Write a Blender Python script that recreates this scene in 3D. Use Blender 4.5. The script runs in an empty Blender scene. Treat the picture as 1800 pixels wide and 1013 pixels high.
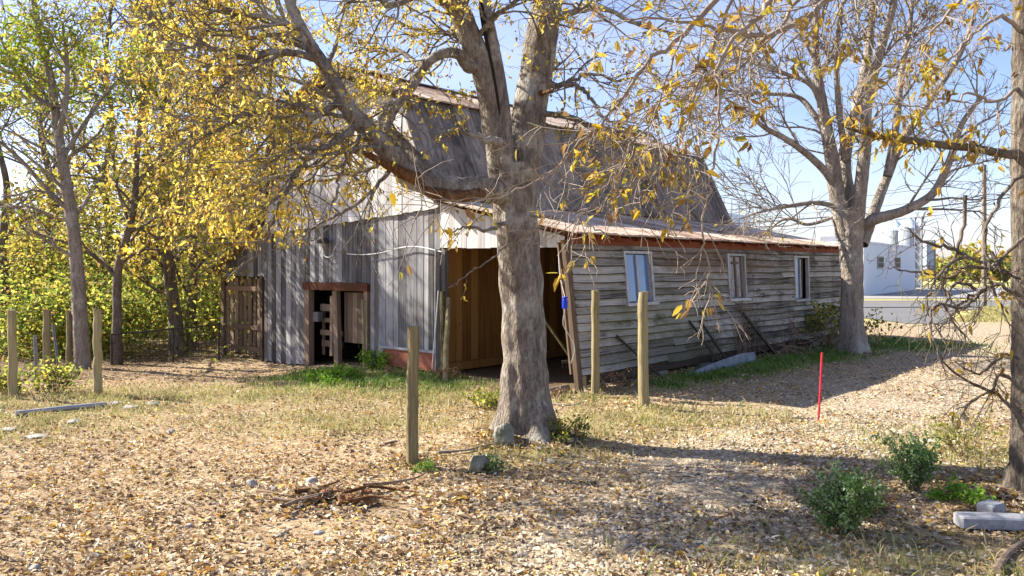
import bpy, math, random
import numpy as np
from mathutils import Vector, noise as mnoise
random.seed(7); RNG = np.random.default_rng(7)
SC = bpy.context.scene
COL = SC.collection
# ------------------------------------------------------------------ camera model of the photograph
FPX, CX, HY, CAMH = 1400.0, 900.0, 470.0, 2.1
def sm(a, b, x):
    t = np.clip((x - a) / (b - a), 0, 1); return t * t * (3 - 2 * t)
def gz(x, y):
    """height of the ground"""
    x = np.asarray(x, float); y = np.asarray(y, float)
    d = -0.27 * sm(2.0, 6.0, -x) * sm(12.5, 18, y) * (1 - 0.6 * sm(30, 60, y))
    b = 0.022 * np.sin(1.3 * x + .5) * np.sin(1.1 * y + 1) + 0.012 * np.sin(3.1 * x + y) * np.sin(2.7 * y - x)
    mound = 0.10 * np.exp(-((x - .2) ** 2 + (y - 9.75) ** 2) / .9)
    mound2 = 0.07 * np.exp(-(((x + 2.0) / 1.0) ** 2 + ((y - 7.15) / .35) ** 2))
    return d + b * (1 - sm(25, 45, y)) + mound + mound2
def W(px, py, Y):
    """the point seen at a pixel of the photograph, at distance Y"""
    return np.array([(px - CX) / FPX * Y, Y, CAMH - (py - HY) / FPX * Y])
def G(px, py):
    """the ground point seen at a pixel"""
    Y = CAMH * FPX / (py - HY)
    for _ in range(12):
        X = (px - CX) / FPX * Y
        Y = (CAMH - float(gz(X, Y))) * FPX / (py - HY)
    X = (px - CX) / FPX * Y
    return np.array([X, Y, float(gz(X, Y))])
def gp(x, y, dz=0.0):
    return np.array([x, y, float(gz(x, y)) + dz])
# ------------------------------------------------------------------ mesh builder
class MB:
    def __init__(self): self.ch = []; self.n = 0; self.tubes = {}
    def np(self, V, F, r=None):
        V = np.asarray(V, float).reshape(-1, 3); F = np.asarray(F, np.int64)
        if r is None: r = np.full(len(F), random.random())
        r = np.broadcast_to(np.asarray(r, float), (len(F),))
        self.ch.append((V, F + self.n, r)); self.n += len(V)
    def hexa(self, P, r=None):
        """8 corners: bottom four then top four, both counter-clockwise"""
        self.np(P, [[3, 2, 1, 0], [4, 5, 6, 7], [0, 1, 5, 4], [1, 2, 6, 5], [2, 3, 7, 6], [3, 0, 4, 7]], r)
    def box(self, x0, x1, y0, y1, z0, z1, r=None):
        self.hexa([(x0, y0, z0), (x1, y0, z0), (x1, y1, z0), (x0, y1, z0), (x0, y0, z1), (x1, y0, z1), (x1, y1, z1), (x0, y1, z1)], r)
    def beam(self, a, b, w, h, r=None, up=(0, 0, 1)):
        a = np.asarray(a, float); b = np.asarray(b, float); t = (b - a) / np.linalg.norm(b - a)
        u = np.cross(t, up); 
        if np.linalg.norm(u) < 1e-3: u = np.cross(t, (1, 0, 0))
        u /= np.linalg.norm(u); v = np.cross(u, t)
        P = [c + u * sx * w / 2 + v * sy * h / 2 for c in (a, b) for sx, sy in ((-1, -1), (1, -1), (1, 1), (-1, 1))]
        self.hexa(P, r)
    def tube(self, pts, rad, sides=6, r=None, cap=False):
        pts = [tuple(p) for p in pts]
        if not hasattr(rad, '__len__'): rad = [rad] * len(pts)
        self.tubes.setdefault((len(pts), sides, cap), []).append((pts, list(rad), random.random() if r is None else r))
    def flush(self):
        for (n, s, cap), L in self.tubes.items():
            P = np.array([l[0] for l in L]); R = np.array([l[1] for l in L]); rr = np.array([l[2] for l in L]); N = len(L)
            T = np.gradient(P, axis=1) if n > 2 else np.repeat((P[:, 1:2] - P[:, 0:1]), 2, axis=1)
            T /= np.linalg.norm(T, axis=2, keepdims=True) + 1e-12
            D = P[:, -1] - P[:, 0]; ref = np.zeros((N, 3)); ref[np.arange(N), np.argmin(np.abs(D), axis=1)] = 1
            U = np.cross(T, ref[:, None, :]); U /= np.linalg.norm(U, axis=2, keepdims=True) + 1e-9
            Vv = np.cross(T, U)
            a = np.linspace(0, 2 * np.pi, s, endpoint=False)
            V = P[:, :, None, :] + R[:, :, None, None] * (np.cos(a)[None, None, :, None] * U[:, :, None, :] + np.sin(a)[None, None, :, None] * Vv[:, :, None, :])
            i, j = np.meshgrid(np.arange(n - 1), np.arange(s), indexing='ij'); j2 = (j + 1) % s
            F = np.stack([i * s + j, i * s + j2, (i + 1) * s + j2, (i + 1) * s + j], -1).reshape(-1, 4)
            FF = (F[None] + (np.arange(N) * n * s)[:, None, None]).reshape(-1, 4)
            self.np(V.reshape(-1, 3), FF, np.repeat(rr, len(F)))
            if cap:
                base = self.n - N * n * s; off = np.arange(N) * n * s + base
                self.ch.append((np.zeros((0, 3)), np.arange(s)[None, ::-1] + off[:, None], rr))
                self.ch.append((np.zeros((0, 3)), np.arange(s)[None, :] + off[:, None] + (n - 1) * s, rr))
        self.tubes = {}
    def build(self, name, mat, parent=None, origin=None, smooth=False, attrs=None):
        self.flush()
        V = np.concatenate([c[0] for c in self.ch]) 
        if origin is not None: V = V - np.asarray(origin, float)
        me = bpy.data.meshes.new(name); me.vertices.add(len(V)); me.vertices.foreach_set('co', V.astype(np.float32).ravel())
        loops = np.concatenate([c[1].ravel() for c in self.ch]); sizes = np.concatenate([np.full(len(c[1]), c[1].shape[1]) for c in self.ch])
        me.loops.add(len(loops)); me.loops.foreach_set('vertex_index', loops.astype(np.int32))
        me.polygons.add(len(sizes)); st = np.concatenate([[0], np.cumsum(sizes)[:-1]])
        me.polygons.foreach_set('loop_start', st.astype(np.int32)); 
        me.polygons.foreach_set('use_smooth', np.full(len(sizes), bool(smooth)))
        at = me.attributes.new('rnd', 'FLOAT', 'FACE'); at.data.foreach_set('value', np.concatenate([c[2] for c in self.ch]).astype(np.float32))
        for k, v in (attrs or {}).items():
            at = me.attributes.new(k, 'FLOAT', 'POINT'); at.data.foreach_set('value', np.asarray(v, np.float32))
        me.update(calc_edges=True); me.validate()
        o = bpy.data.objects.new(name, me); me.materials.append(mat); COL.objects.link(o)
        if parent is not None: o.parent = parent
        elif origin is not None: o.location = tuple(origin)
        return o
def tag(o, label=None, cat=None, group=None, kind=None):
    for k, v in (('label', label), ('category', cat), ('group', group), ('kind', kind)):
        if v: o[k] = v
    return o
def empty(name, loc, label, cat, group=None, rz=0.0):
    o = bpy.data.objects.new(name, None); COL.objects.link(o); o.location = tuple(float(c) for c in loc); o.rotation_euler = (0, 0, rz)
    o.empty_display_size = .2
    return tag(o, label, cat, group)
# ------------------------------------------------------------------ materials
class NT:
    def __init__(self, name):
        self.m = bpy.data.materials.new(name); self.m.use_nodes = True; self.t = self.m.node_tree; self.t.nodes.clear()
        self.out = self.n('ShaderNodeOutputMaterial')
    def n(self, typ, **kw):
        nd = self.t.nodes.new(typ)
        for k, v in kw.items(): setattr(nd, k, v)
        return nd
    def l(self, a, b): self.t.links.new(a, b)
    def coord(self, scale=(1, 1, 1), kind='Object', rot=(0, 0, 0)):
        c = self.n('ShaderNodeTexCoord'); m = self.n('ShaderNodeMapping'); m.inputs['Scale'].default_value = scale; m.inputs['Rotation'].default_value = rot
        self.l(c.outputs[kind], m.inputs['Vector']); return m.outputs[0]
    def noise(self, vec, scale=1, detail=4, rough=.6, dist=0):
        nd = self.n('ShaderNodeTexNoise'); nd.inputs['Scale'].default_value = scale; nd.inputs['Detail'].default_value = detail
        nd.inputs['Roughness'].default_value = rough; nd.inputs['Distortion'].default_value = dist
        if vec is not None: self.l(vec, nd.inputs['Vector'])
        return nd.outputs['Fac']
    def voro(self, vec, scale, out='Color', feat='F1'):
        nd = self.n('ShaderNodeTexVoronoi', feature=feat); nd.inputs['Scale'].default_value = scale
        self.l(vec, nd.inputs['Vector']); return nd.outputs[out]
    def attr(self, name):
        return self.n('ShaderNodeAttribute', attribute_name=name).outputs['Fac']
    def ramp(self, fac, stops, interp='LINEAR'):
        nd = self.n('ShaderNodeValToRGB'); cr = nd.color_ramp; cr.interpolation = interp
        while len(cr.elements) < len(stops): cr.elements.new(.5)
        for e, (p, c) in zip(cr.elements, stops):
            e.position = p; e.color = (*c, 1) if hasattr(c, '__len__') else (c, c, c, 1)
        self.l(fac, nd.inputs[0]); return nd.outputs[0]
    def mix(self, fac, a, b, mode='MIX'):
        nd = self.n('ShaderNodeMix', data_type='RGBA', blend_type=mode)
        for s, v in ((nd.inputs[0], fac), (nd.inputs[6], a), (nd.inputs[7], b)):
            if hasattr(v, 'links') or isinstance(v, bpy.types.NodeSocket): self.l(v, s)
            elif hasattr(v, '__len__'): s.default_value = (*v, 1)
            else: s.default_value = v
        return nd.outputs[2]
    def math(self, op, a, b=0.0, clamp=False):
        nd = self.n('ShaderNodeMath', operation=op, use_clamp=clamp)
        for s, v in ((nd.inputs[0], a), (nd.inputs[1], b)):
            if isinstance(v, bpy.types.NodeSocket): self.l(v, s)
            else: s.default_value = v
        return nd.outputs[0]
    def bump(self, h, strength=.5, dist=.02):
        nd = self.n('ShaderNodeBump'); nd.inputs['Strength'].default_value = strength; nd.inputs['Distance'].default_value = dist
        self.l(h, nd.inputs['Height']); return nd.outputs[0]
    def fin(self, col, rough=.85, spec=.2, metal=0.0, normal=None, transl=0.0):
        p = self.n('ShaderNodeBsdfPrincipled')
        for k, v in (('Base Color', col), ('Roughness', rough), ('Specular IOR Level', spec), ('Metallic', metal)):
            if isinstance(v, bpy.types.NodeSocket): self.l(v, p.inputs[k])
            elif hasattr(v, '__len__'): p.inputs[k].default_value = (*v, 1)
            else: p.inputs[k].default_value = v
        if normal is not None: self.l(normal, p.inputs['Normal'])
        sh = p.outputs[0]
        if transl > 0:
            t = self.n('ShaderNodeBsdfTranslucent')
            if isinstance(col, bpy.types.NodeSocket): self.l(col, t.inputs[0])
            else: t.inputs[0].default_value = (*col, 1)
            mx = self.n('ShaderNodeMixShader'); mx.inputs[0].default_value = transl
            self.l(sh, mx.inputs[1]); self.l(t.outputs[0], mx.inputs[2]); sh = mx.outputs[0]
        self.l(sh, self.out.inputs[0]); return self.m
def wood(name, cols, grain=(30, 30, 1.3), stain=None, rough=.9, bump=.5, spread=.55, patch=None):
    """weathered boards: fine grain along one local axis, a shade per board, stains"""
    t = NT(name); g = t.noise(t.coord(grain), 1, 6, .7, .3); r = t.attr('rnd')
    big = t.noise(t.coord((.9, .9, .5)), 1, 4, .6)
    f = t.math('ADD', t.math('MULTIPLY', g, .95), t.math('MULTIPLY', t.math('SUBTRACT', r, .5), spread))
    f = t.math('ADD', f, t.math('MULTIPLY', t.math('SUBTRACT', big, .5), .5))
    n = len(cols); c = t.ramp(f, [(.15 + .7 * i / (n - 1), k) for i, k in enumerate(cols)])
    if stain:
        for (col, sc, lo, hi) in stain:
            k = t.ramp(t.noise(t.coord(sc), 1, 5, .7), [(lo, 0.0), (hi, 1.0)]); c = t.mix(k, c, col)
    if patch:
        for (col, cen, rad, sc, amt) in patch:      # a mould or damp stain with a place and ragged outline of its own
            mp = t.n('ShaderNodeMapping'); tcx = t.n('ShaderNodeTexCoord'); mp.inputs['Location'].default_value = tuple(-a / b for a, b in zip(cen, rad)); mp.inputs['Scale'].default_value = tuple(1 / b for b in rad)
            t.l(tcx.outputs['Object'], mp.inputs['Vector']); ln = t.n('ShaderNodeVectorMath', operation='LENGTH'); t.l(mp.outputs[0], ln.inputs[0])
            k = t.math('ADD', ln.outputs['Value'], t.math('MULTIPLY', t.math('SUBTRACT', t.noise(t.coord(sc), 1, 6, .75), .5), 1.9))
            c = t.mix(t.math('MULTIPLY', t.ramp(k, [(.55, 1.0), (1.0, 0.0)]), amt), c, col)
    knot = t.ramp(t.noise(t.coord((9, 9, 4)), 1, 3), [(.68, 0.0), (.75, 1.0)])
    c = t.mix(t.math('MULTIPLY', knot, .55), c, (.04, .032, .028))
    return t.fin(c, rough, .15, normal=t.bump(g, bump, .012))
def leafmat(name, cols, transl=.5, rough=.6):
    t = NT(name); n = len(cols)
    c = t.ramp(t.attr('rnd'), [((i + .0) / n, k) for i, k in enumerate(cols)], 'CONSTANT')
    v = t.noise(t.coord((1.3, 1.3, 1.3)), 1, 2)
    c = t.mix(1.0, c, t.ramp(v, [(.3, .72), (.7, 1.15)]), 'MULTIPLY')
    return t.fin(c, rough, .25, transl=transl)
def plain(name, col, rough=.8, metal=0.0, vary=.25, scale=6, bump=0.0, dark=None):
    t = NT(name); v = t.noise(t.coord((scale,) * 3), 1, 5, .65)
    lo = tuple(k * (1 - vary) for k in col) if dark is None else dark
    c = t.ramp(v, [(.3, lo), (.7, tuple(min(1, k * (1 + vary * .5)) for k in col))])
    return t.fin(c, rough, .3, metal, t.bump(v, bump, .02) if bump else None)
def barkmat(name, dark, mid, light, lichen, lich=(.56, .68), vs=(9, 9, 2.2)):
    t = NT(name); a = t.noise(t.coord(vs), 1, 7, .7, .4); b = t.noise(t.coord((2.2,) * 3), 1, 5, .65)
    rg = t.noise(t.coord((26, 26, 6)), 1, 5, .75)
    fg = t.noise(t.coord((vs[0] * 3.2, vs[1] * 3.2, vs[2] * 1.6)), 1, 6, .8, .6); a = t.math('ADD', t.math('MULTIPLY', a, .55), t.math('MULTIPLY', fg, .45)); c = t.ramp(a, [(.34, dark), (.48, mid), (.64, light)])
    k = t.ramp(t.math('ADD', b, t.math('MULTIPLY', t.math('SUBTRACT', rg, .5), .35)), [(lich[0], 0.0), (lich[1], 1.0)])
    c = t.mix(t.math('MULTIPLY', k, .75), c, lichen)
    sp = t.voro(t.coord((30, 30, 13)), 1, 'Distance'); c = t.mix(t.math('MULTIPLY', t.ramp(t.math('ADD', sp, t.math('MULTIPLY', b, .7)), [(.42, 1.0), (.6, 0.0)]), .55), c, dark)
    h = t.math('ADD', t.math('ADD', a, t.math('MULTIPLY', rg, .7)), t.math('MULTIPLY', sp, .5))
    return t.fin(c, .92, .1, normal=t.bump(h, 1.0, .05))
M = {}
M['grey_board'] = wood('grey_board', [(.038, .034, .032), (.15, .146, .148), (.29, .283, .285), (.48, .47, .455)], (34, 34, 1.1),
                       [((.13, .11, .095), (1.2, 1.2, .7), .52, .7)], bump=.8, spread=.5)
M['pale_board'] = wood('pale_board', [(.27, .26, .25), (.47, .46, .44), (.60, .585, .56), (.68, .66, .63)], (26, 26, .9),
                       [((.24, .22, .20), (1.5, 1.5, .35), .60, .74)], bump=.3, spread=.4)
M['brown_board'] = wood('brown_board', [(.13, .06, .02), (.24, .12, .038), (.32, .17, .055), (.37, .21, .075)], (28, 28, .9), bump=.4, spread=.5)
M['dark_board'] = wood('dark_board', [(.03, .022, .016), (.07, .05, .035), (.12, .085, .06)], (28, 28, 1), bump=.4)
M['lintel_board'] = wood('lintel_board', [(.05, .024, .014), (.11, .045, .024), (.17, .075, .04)], (2, 28, 20), bump=.5)
M['red_board'] = wood('red_board', [(.09, .028, .016), (.20, .062, .03), (.28, .095, .045)], (2, 28, 20), bump=.4)
M['gate_board'] = wood('gate_board', [(.06, .04, .028), (.17, .12, .08), (.28, .20, .14)], (30, 30, 1.4), bump=.5)
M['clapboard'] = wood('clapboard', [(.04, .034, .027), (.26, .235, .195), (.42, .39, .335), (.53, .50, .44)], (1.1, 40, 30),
                      [((.13, .13, .06), (.45, .45, 1.6), .54, .74), ((.028, .026, .022), (.8, .8, 2.4), .55, .70), ((.2, .13, .075), (.35, .35, 3.5), .60, .74)], bump=.9, spread=.42, patch=[((.045, .045, .02), (3.3, 0, .45), (3.2, 9, .5), (1.6, 1.6, 3.5), .62), ((.13, .14, .04), (2.6, 0, 1.05), (2.6, 9, .45), (1.4, 1.4, 3), .38), ((.035, .03, .024), (6.6, 0, .5), (1.0, 9, .5), (2, 2, 4), .75), ((.16, .10, .055), (5.0, 0, 2.2), (3.0, 9, .35), (1.2, 1.2, 4), .65), ((.045, .045, .03), (10.5, 0, .5), (1.6, 9, .3), (2, 2, 4), .6)])
M['post_wood'] = wood('post_wood', [(.06, .05, .025), (.20, .165, .085), (.33, .28, .155), (.46, .40, .26)], (34, 34, 1.3), [((.10, .075, .03), (3, 3, 1.2), .56, .72)], bump=1.0, spread=.8)
def tin(name, a, b, c, sc, spr=.5):
    t = NT(name); v = t.noise(t.coord(sc), 1, 6, .7, .2); u = t.noise(t.coord((2, 2, 2)), 1, 4); r = t.attr('rnd')
    f = t.math('ADD', v, t.math('MULTIPLY', t.math('SUBTRACT', r, .5), spr)); f = t.math('ADD', f, t.math('MULTIPLY', t.math('SUBTRACT', u, .5), .7))
    return t.fin(t.ramp(f, [(.28, a), (.52, b), (.72, c)]), .75, .3, .0, t.bump(v, .5, .015))
M['tan_tin'] = tin('tan_tin', (.17, .10, .065), (.40, .30, .22), (.55, .46, .37), (.9, 26, 26))
M['grey_shake'] = tin('grey_shake', (.055, .043, .034), (.18, .145, .115), (.31, .26, .205), (16, 5, 3.2), .22)
M['white_paint'] = plain('white_paint', (.46, .45, .43), .7, vary=.35, scale=14)
M['old_glass'] = NT('old_glass').fin((.10, .20, .38), .06, .9)
M['dark_metal'] = plain('dark_metal', (.07, .055, .045), .6, .4, .5, 18, .3)
M['galvanised'] = plain('galvanised', (.36, .36, .38), .55, .5, .3, 12)
M['blue_plastic'] = plain('blue_plastic', (.01, .05, .55), .35, vary=.1)
M['red_plastic'] = plain('red_plastic', (.62, .025, .045), .6, vary=.35, scale=20)
M['rust_sheet'] = plain('rust_sheet', (.34, .115, .065), .8, .1, .4, 5, .2)
M['stone'] = plain('stone', (.36, .34, .31), .9, 0, .55, 7, .7)
M['mossy_stone'] = plain('mossy_stone', (.24, .23, .19), .95, 0, .6, 8, .8, dark=(.09, .10, .05))
M['concrete_block'] = plain('concrete_block', (.31, .315, .33), .9, 0, .4, 14, .35)
M['stick'] = plain('stick', (.24, .17, .115), .9, 0, .5, 16, .4)
M['clod'] = plain('clod', (.27, .135, .06), .95, 0, .55, 14, .9)
M['stucco'] = plain('stucco', (.66, .685, .72), .85, 0, .06, 2)
M['bluish_metal'] = plain('bluish_metal', (.50, .60, .72), .6, .1, .12, 1.5)
M['steel'] = plain('steel', (.22, .22, .23), .6, .3, .3, 4)
M['silo_metal'] = plain('silo_metal', (.40, .43, .46), .5, .2, .3, 1.2)
M['pole_wood'] = plain('pole_wood', (.24, .19, .15), .9, 0, .3, 5)
M['wire'] = plain('wire', (.05, .05, .06), .7)
M['cord'] = plain('cord', (.7, .7, .68), .7)
M['bark_main'] = barkmat('bark_main', (.05, .04, .032), (.21, .175, .14), (.40, .35, .29), (.50, .48, .42), (.50, .62), (13, 13, 4))
M['bark_pale'] = barkmat('bark_pale', (.08, .06, .047), (.28, .235, .19), (.45, .40, .335), (.52, .49, .43), (.54, .66))
M['bark_dark'] = barkmat('bark_dark', (.028, .022, .017), (.10, .078, .06), (.19, .155, .125), (.26, .25, .2), (.62, .75))
M['bark_edge'] = barkmat('bark_edge', (.04, .032, .025), (.17, .138, .105), (.32, .275, .22), (.36, .35, .28), (.55, .68))
M['bark_wood'] = barkmat('bark_wood', (.045, .036, .028), (.16, .128, .098), (.30, .25, .20), (.36, .34, .28), (.58, .72))
M['bark_rust'] = barkmat('bark_rust', (.06, .02, .01), (.16, .075, .03), (.27, .16, .085), (.3, .22, .14), (.6, .7))
M['hollow'] = plain('hollow', (.018, .013, .01), .95)
M['twig_pale'] = plain('twig_pale', (.27, .22, .17), .85, 0, .3, 12)
M['leaf_main'] = leafmat('leaf_main', [(.66, .48, .06), (.74, .57, .10), (.50, .42, .06), (.78, .62, .16), (.40, .38, .06), (.50, .29, .06), (.80, .66, .24), (.24, .16, .06), (.62, .52, .08), (.70, .52, .08)], .58)
M['leaf_amber'] = leafmat('leaf_amber', [(.62, .42, .03), (.56, .38, .05), (.36, .22, .07), (.64, .46, .07), (.42, .28, .07), (.26, .15, .06), (.5, .42, .06), (.36, .31, .05)])
M['leaf_wood'] = leafmat('leaf_wood', [(.60, .50, .08), (.58, .50, .09), (.38, .36, .05), (.62, .48, .11), (.26, .28, .05), (.48, .33, .07), (.36, .28, .07), (.5, .48, .1)])
M['leaf_green'] = leafmat('leaf_green', [(.28, .38, .04), (.38, .44, .05), (.20, .30, .03), (.46, .44, .06), (.52, .44, .08)])
M['leaf_scrub'] = leafmat('leaf_scrub', [(.36, .42, .06), (.48, .48, .08), (.18, .25, .045), (.60, .50, .10), (.34, .22, .08), (.09, .11, .035), (.30, .38, .06), (.54, .52, .12), (.14, .18, .04)], .6)
M['leaf_shrub'] = leafmat('leaf_shrub', [(.12, .24, .05), (.20, .33, .09), (.08, .17, .035), (.30, .42, .16), (.42, .52, .30), (.16, .28, .06)], .3, .4)
M['leaf_fern'] = leafmat('leaf_fern', [(.2, .38, .03), (.3, .46, .05), (.14, .28, .03)], .4)
M['leaf_dead'] = leafmat('leaf_dead', [(.3, .16, .07), (.4, .24, .12), (.2, .11, .06), (.36, .27, .15)], .3)
M['grass_green'] = leafmat('grass_green', [(.10, .22, .03), (.15, .28, .04), (.07, .15, .02), (.22, .30, .06), (.32, .33, .12)], .35, .55)
M['grass_dry'] = leafmat('grass_dry', [(.34, .34, .11), (.46, .40, .18), (.24, .28, .07), (.52, .43, .24), (.4, .3, .14)], .35, .7)
M['leaf_litter'] = leafmat('leaf_litter', [(.50, .35, .17), (.60, .47, .28), (.37, .23, .11), (.68, .57, .40), (.60, .35, .07), (.26, .165, .09), (.74, .66, .50), (.55, .43, .27), (.64, .46, .12), (.42, .31, .19), (.13, .09, .06), (.64, .54, .38), (.33, .2, .1), (.2, .13, .075)], .15, .8)
M['gravel'] = leafmat('gravel', [(.42, .345, .245), (.34, .27, .185), (.47, .40, .295), (.24, .18, .12), (.40, .30, .19), (.50, .44, .345)], 0, .9)
# ------------------------------------------------------------------ camera, sun, sky
cam = bpy.data.objects.new('camera', bpy.data.cameras.new('camera')); COL.objects.link(cam); SC.camera = cam
cam.location = (0, 0, CAMH); cam.rotation_euler = (math.radians(90), 0, 0)
cam.data.lens = 28; cam.data.sensor_width = 36; cam.data.shift_y = -36.5 / 1800; cam.data.clip_end = 2000; cam.data.clip_start = .05
EL = math.radians(37); AZ = np.array([.938, -.346])
d = Vector((AZ[0] * math.cos(EL), AZ[1] * math.cos(EL), -math.sin(EL)))
sun = bpy.data.objects.new('sun', bpy.data.lights.new('sun', 'SUN')); COL.objects.link(sun)
sun.rotation_euler = d.to_track_quat('-Z', 'Y').to_euler(); sun.data.energy = 5.0; sun.data.angle = math.radians(.55); sun.data.color = (1, .93, .82)
sun.location = (-20, 10, 20)
w = bpy.data.worlds.new('World'); SC.world = w; w.use_nodes = True
nt = w.node_tree; nt.nodes.clear()
sky = nt.nodes.new('ShaderNodeTexSky'); sky.sky_type = 'NISHITA'; sky.sun_disc = False; sky.sun_elevation = EL
sky.sun_rotation = math.atan2(-AZ[0], -AZ[1]); sky.air_density = 1.0; sky.dust_density = .7; sky.ozone_density = 3.0
tc = nt.nodes.new('ShaderNodeTexCoord'); mp = nt.nodes.new('ShaderNodeMapping'); mp.inputs['Scale'].default_value = (1.6, 1.6, 4.5)
nz = nt.nodes.new('ShaderNodeTexNoise'); nz.inputs['Scale'].default_value = 1.5; nz.inputs['Detail'].default_value = 5; nz.inputs['Distortion'].default_value = .4
rp = nt.nodes.new('ShaderNodeValToRGB'); rp.color_ramp.elements[0].position = .42; rp.color_ramp.elements[1].position = .72; rp.color_ramp.elements[1].color = (.38, .38, .38, 1)
mx = nt.nodes.new('ShaderNodeMix'); mx.data_type = 'RGBA'; mx.inputs[7].default_value = (4.6, 5.1, 6.0, 1)
tint = nt.nodes.new('ShaderNodeMix'); tint.data_type = 'RGBA'; tint.blend_type = 'MULTIPLY'; tint.inputs[0].default_value = 1; tint.inputs[7].default_value = (1.04, .95, 1.05, 1)
bg = nt.nodes.new('ShaderNodeBackground'); bg.inputs[1].default_value = .08; ow = nt.nodes.new('ShaderNodeOutputWorld')
for a, b in ((tc.outputs['Generated'], mp.inputs[0]), (mp.outputs[0], nz.inputs[0]), (nz.outputs['Fac'], rp.inputs[0]), (rp.outputs[0], mx.inputs[0]), (sky.outputs[0], mx.inputs[6]), (mx.outputs[2], tint.inputs[6]), (tint.outputs[2], bg.inputs[0]), (bg.outputs[0], ow.inputs[0])):
    nt.links.new(a, b)
SC.view_settings.view_transform = 'Standard'; SC.view_settings.look = 'None'; SC.view_settings.exposure = EXPOSURE = 1.55; SC.view_settings.gamma = 1
SC.cycles.max_bounces = 6; SC.cycles.diffuse_bounces = 3; SC.cycles.transmission_bounces = 4; SC.cycles.transparent_max_bounces = 4
# ------------------------------------------------------------------ ground
TD = np.array([.662, .749]); SD = np.array([-.749, .662]); C0 = np.array([1.145, 13.36])
def BW(t, s, z=0.0):
    p = C0 + TD * t + SD * s; return np.array([p[0], p[1], z])
def ell(px, py, rx, ry): g = G(px, py); return (g[0], g[1], rx, ry)
GREEN = [ell(660, 668, 1.5, 1.1), ell(745, 675, 1.0, .8), ell(560, 660, .9, .9), *[(*BW(tt_, -.62 - .05 * tt_)[:2], .40 + .035 * tt_, .40 + .035 * tt_) for tt_ in (1.6, 2.6, 3.5, 4.3, 5.2, 6.0, 7.0, 7.9, 9.0, 10.0)], ell(1590, 606, 1.3, 1.5)]
DRYG = [ell(420, 695, 3.2, 1.1), ell(1060, 745, 1.5, 1.0), ell(820, 700, 1.5, .9), ell(60, 740, 1.6, 1.4), ell(620, 745, 1.6, .8), ell(1540, 990, 1.6, .55), ell(1690, 790, 1.2, 1.1), ell(170, 705, 1.2, 1.0), ell(780, 690, 1.2, .9), ell(1000, 700, .8, .6), ell(1230, 730, 1.3, .8), ell(940, 800, .8, .4)] + [ell(a_, b_, .22, .2) for a_, b_ in ((724, 820), (1131, 718), (1047, 700), (172, 698), (23, 702), (83, 664), (122, 650))]
DRIVE = [np.array(p) for p in ((1.0, 3.0), tuple(G(1130, 960)[:2]), tuple(G(1330, 810)[:2]), tuple(G(1560, 715)[:2]), tuple(G(1740, 645)[:2]), (15.5, 27), (18, 34), (20, 42))]
def ellmask(L, x, y):
    m = np.zeros_like(x)
    for (a, b, rx, ry) in L: m = np.maximum(m, np.exp(-1.1 * (((x - a) / rx) ** 2 + ((y - b) / ry) ** 2)))
    return m
def drivemask(x, y):
    dmin = np.full_like(x, 1e9)
    for a, b in zip(DRIVE[:-1], DRIVE[1:]):
        ab = b - a; t = np.clip(((x - a[0]) * ab[0] + (y - a[1]) * ab[1]) / (ab @ ab), 0, 1)
        dmin = np.minimum(dmin, np.hypot(x - a[0] - t * ab[0], y - a[1] - t * ab[1]) / (1.25 + .035 * np.maximum(y - 8, 0)))
    return np.exp(-dmin ** 2 * .8)
RN = np.array([.749, -.662])
def roadd(x, y): return x * RN[0] + y * RN[1]
def farfield(x, y): return sm(-8.2, -10.2, roadd(x, y)) * sm(13.5, 16, y * .5 + x)
def fieldmask(x, y):
    return np.maximum(sm(28.5, 31, y - .06 * x) * (x > 3), sm(24, 34, y) * (x < 3))
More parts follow.
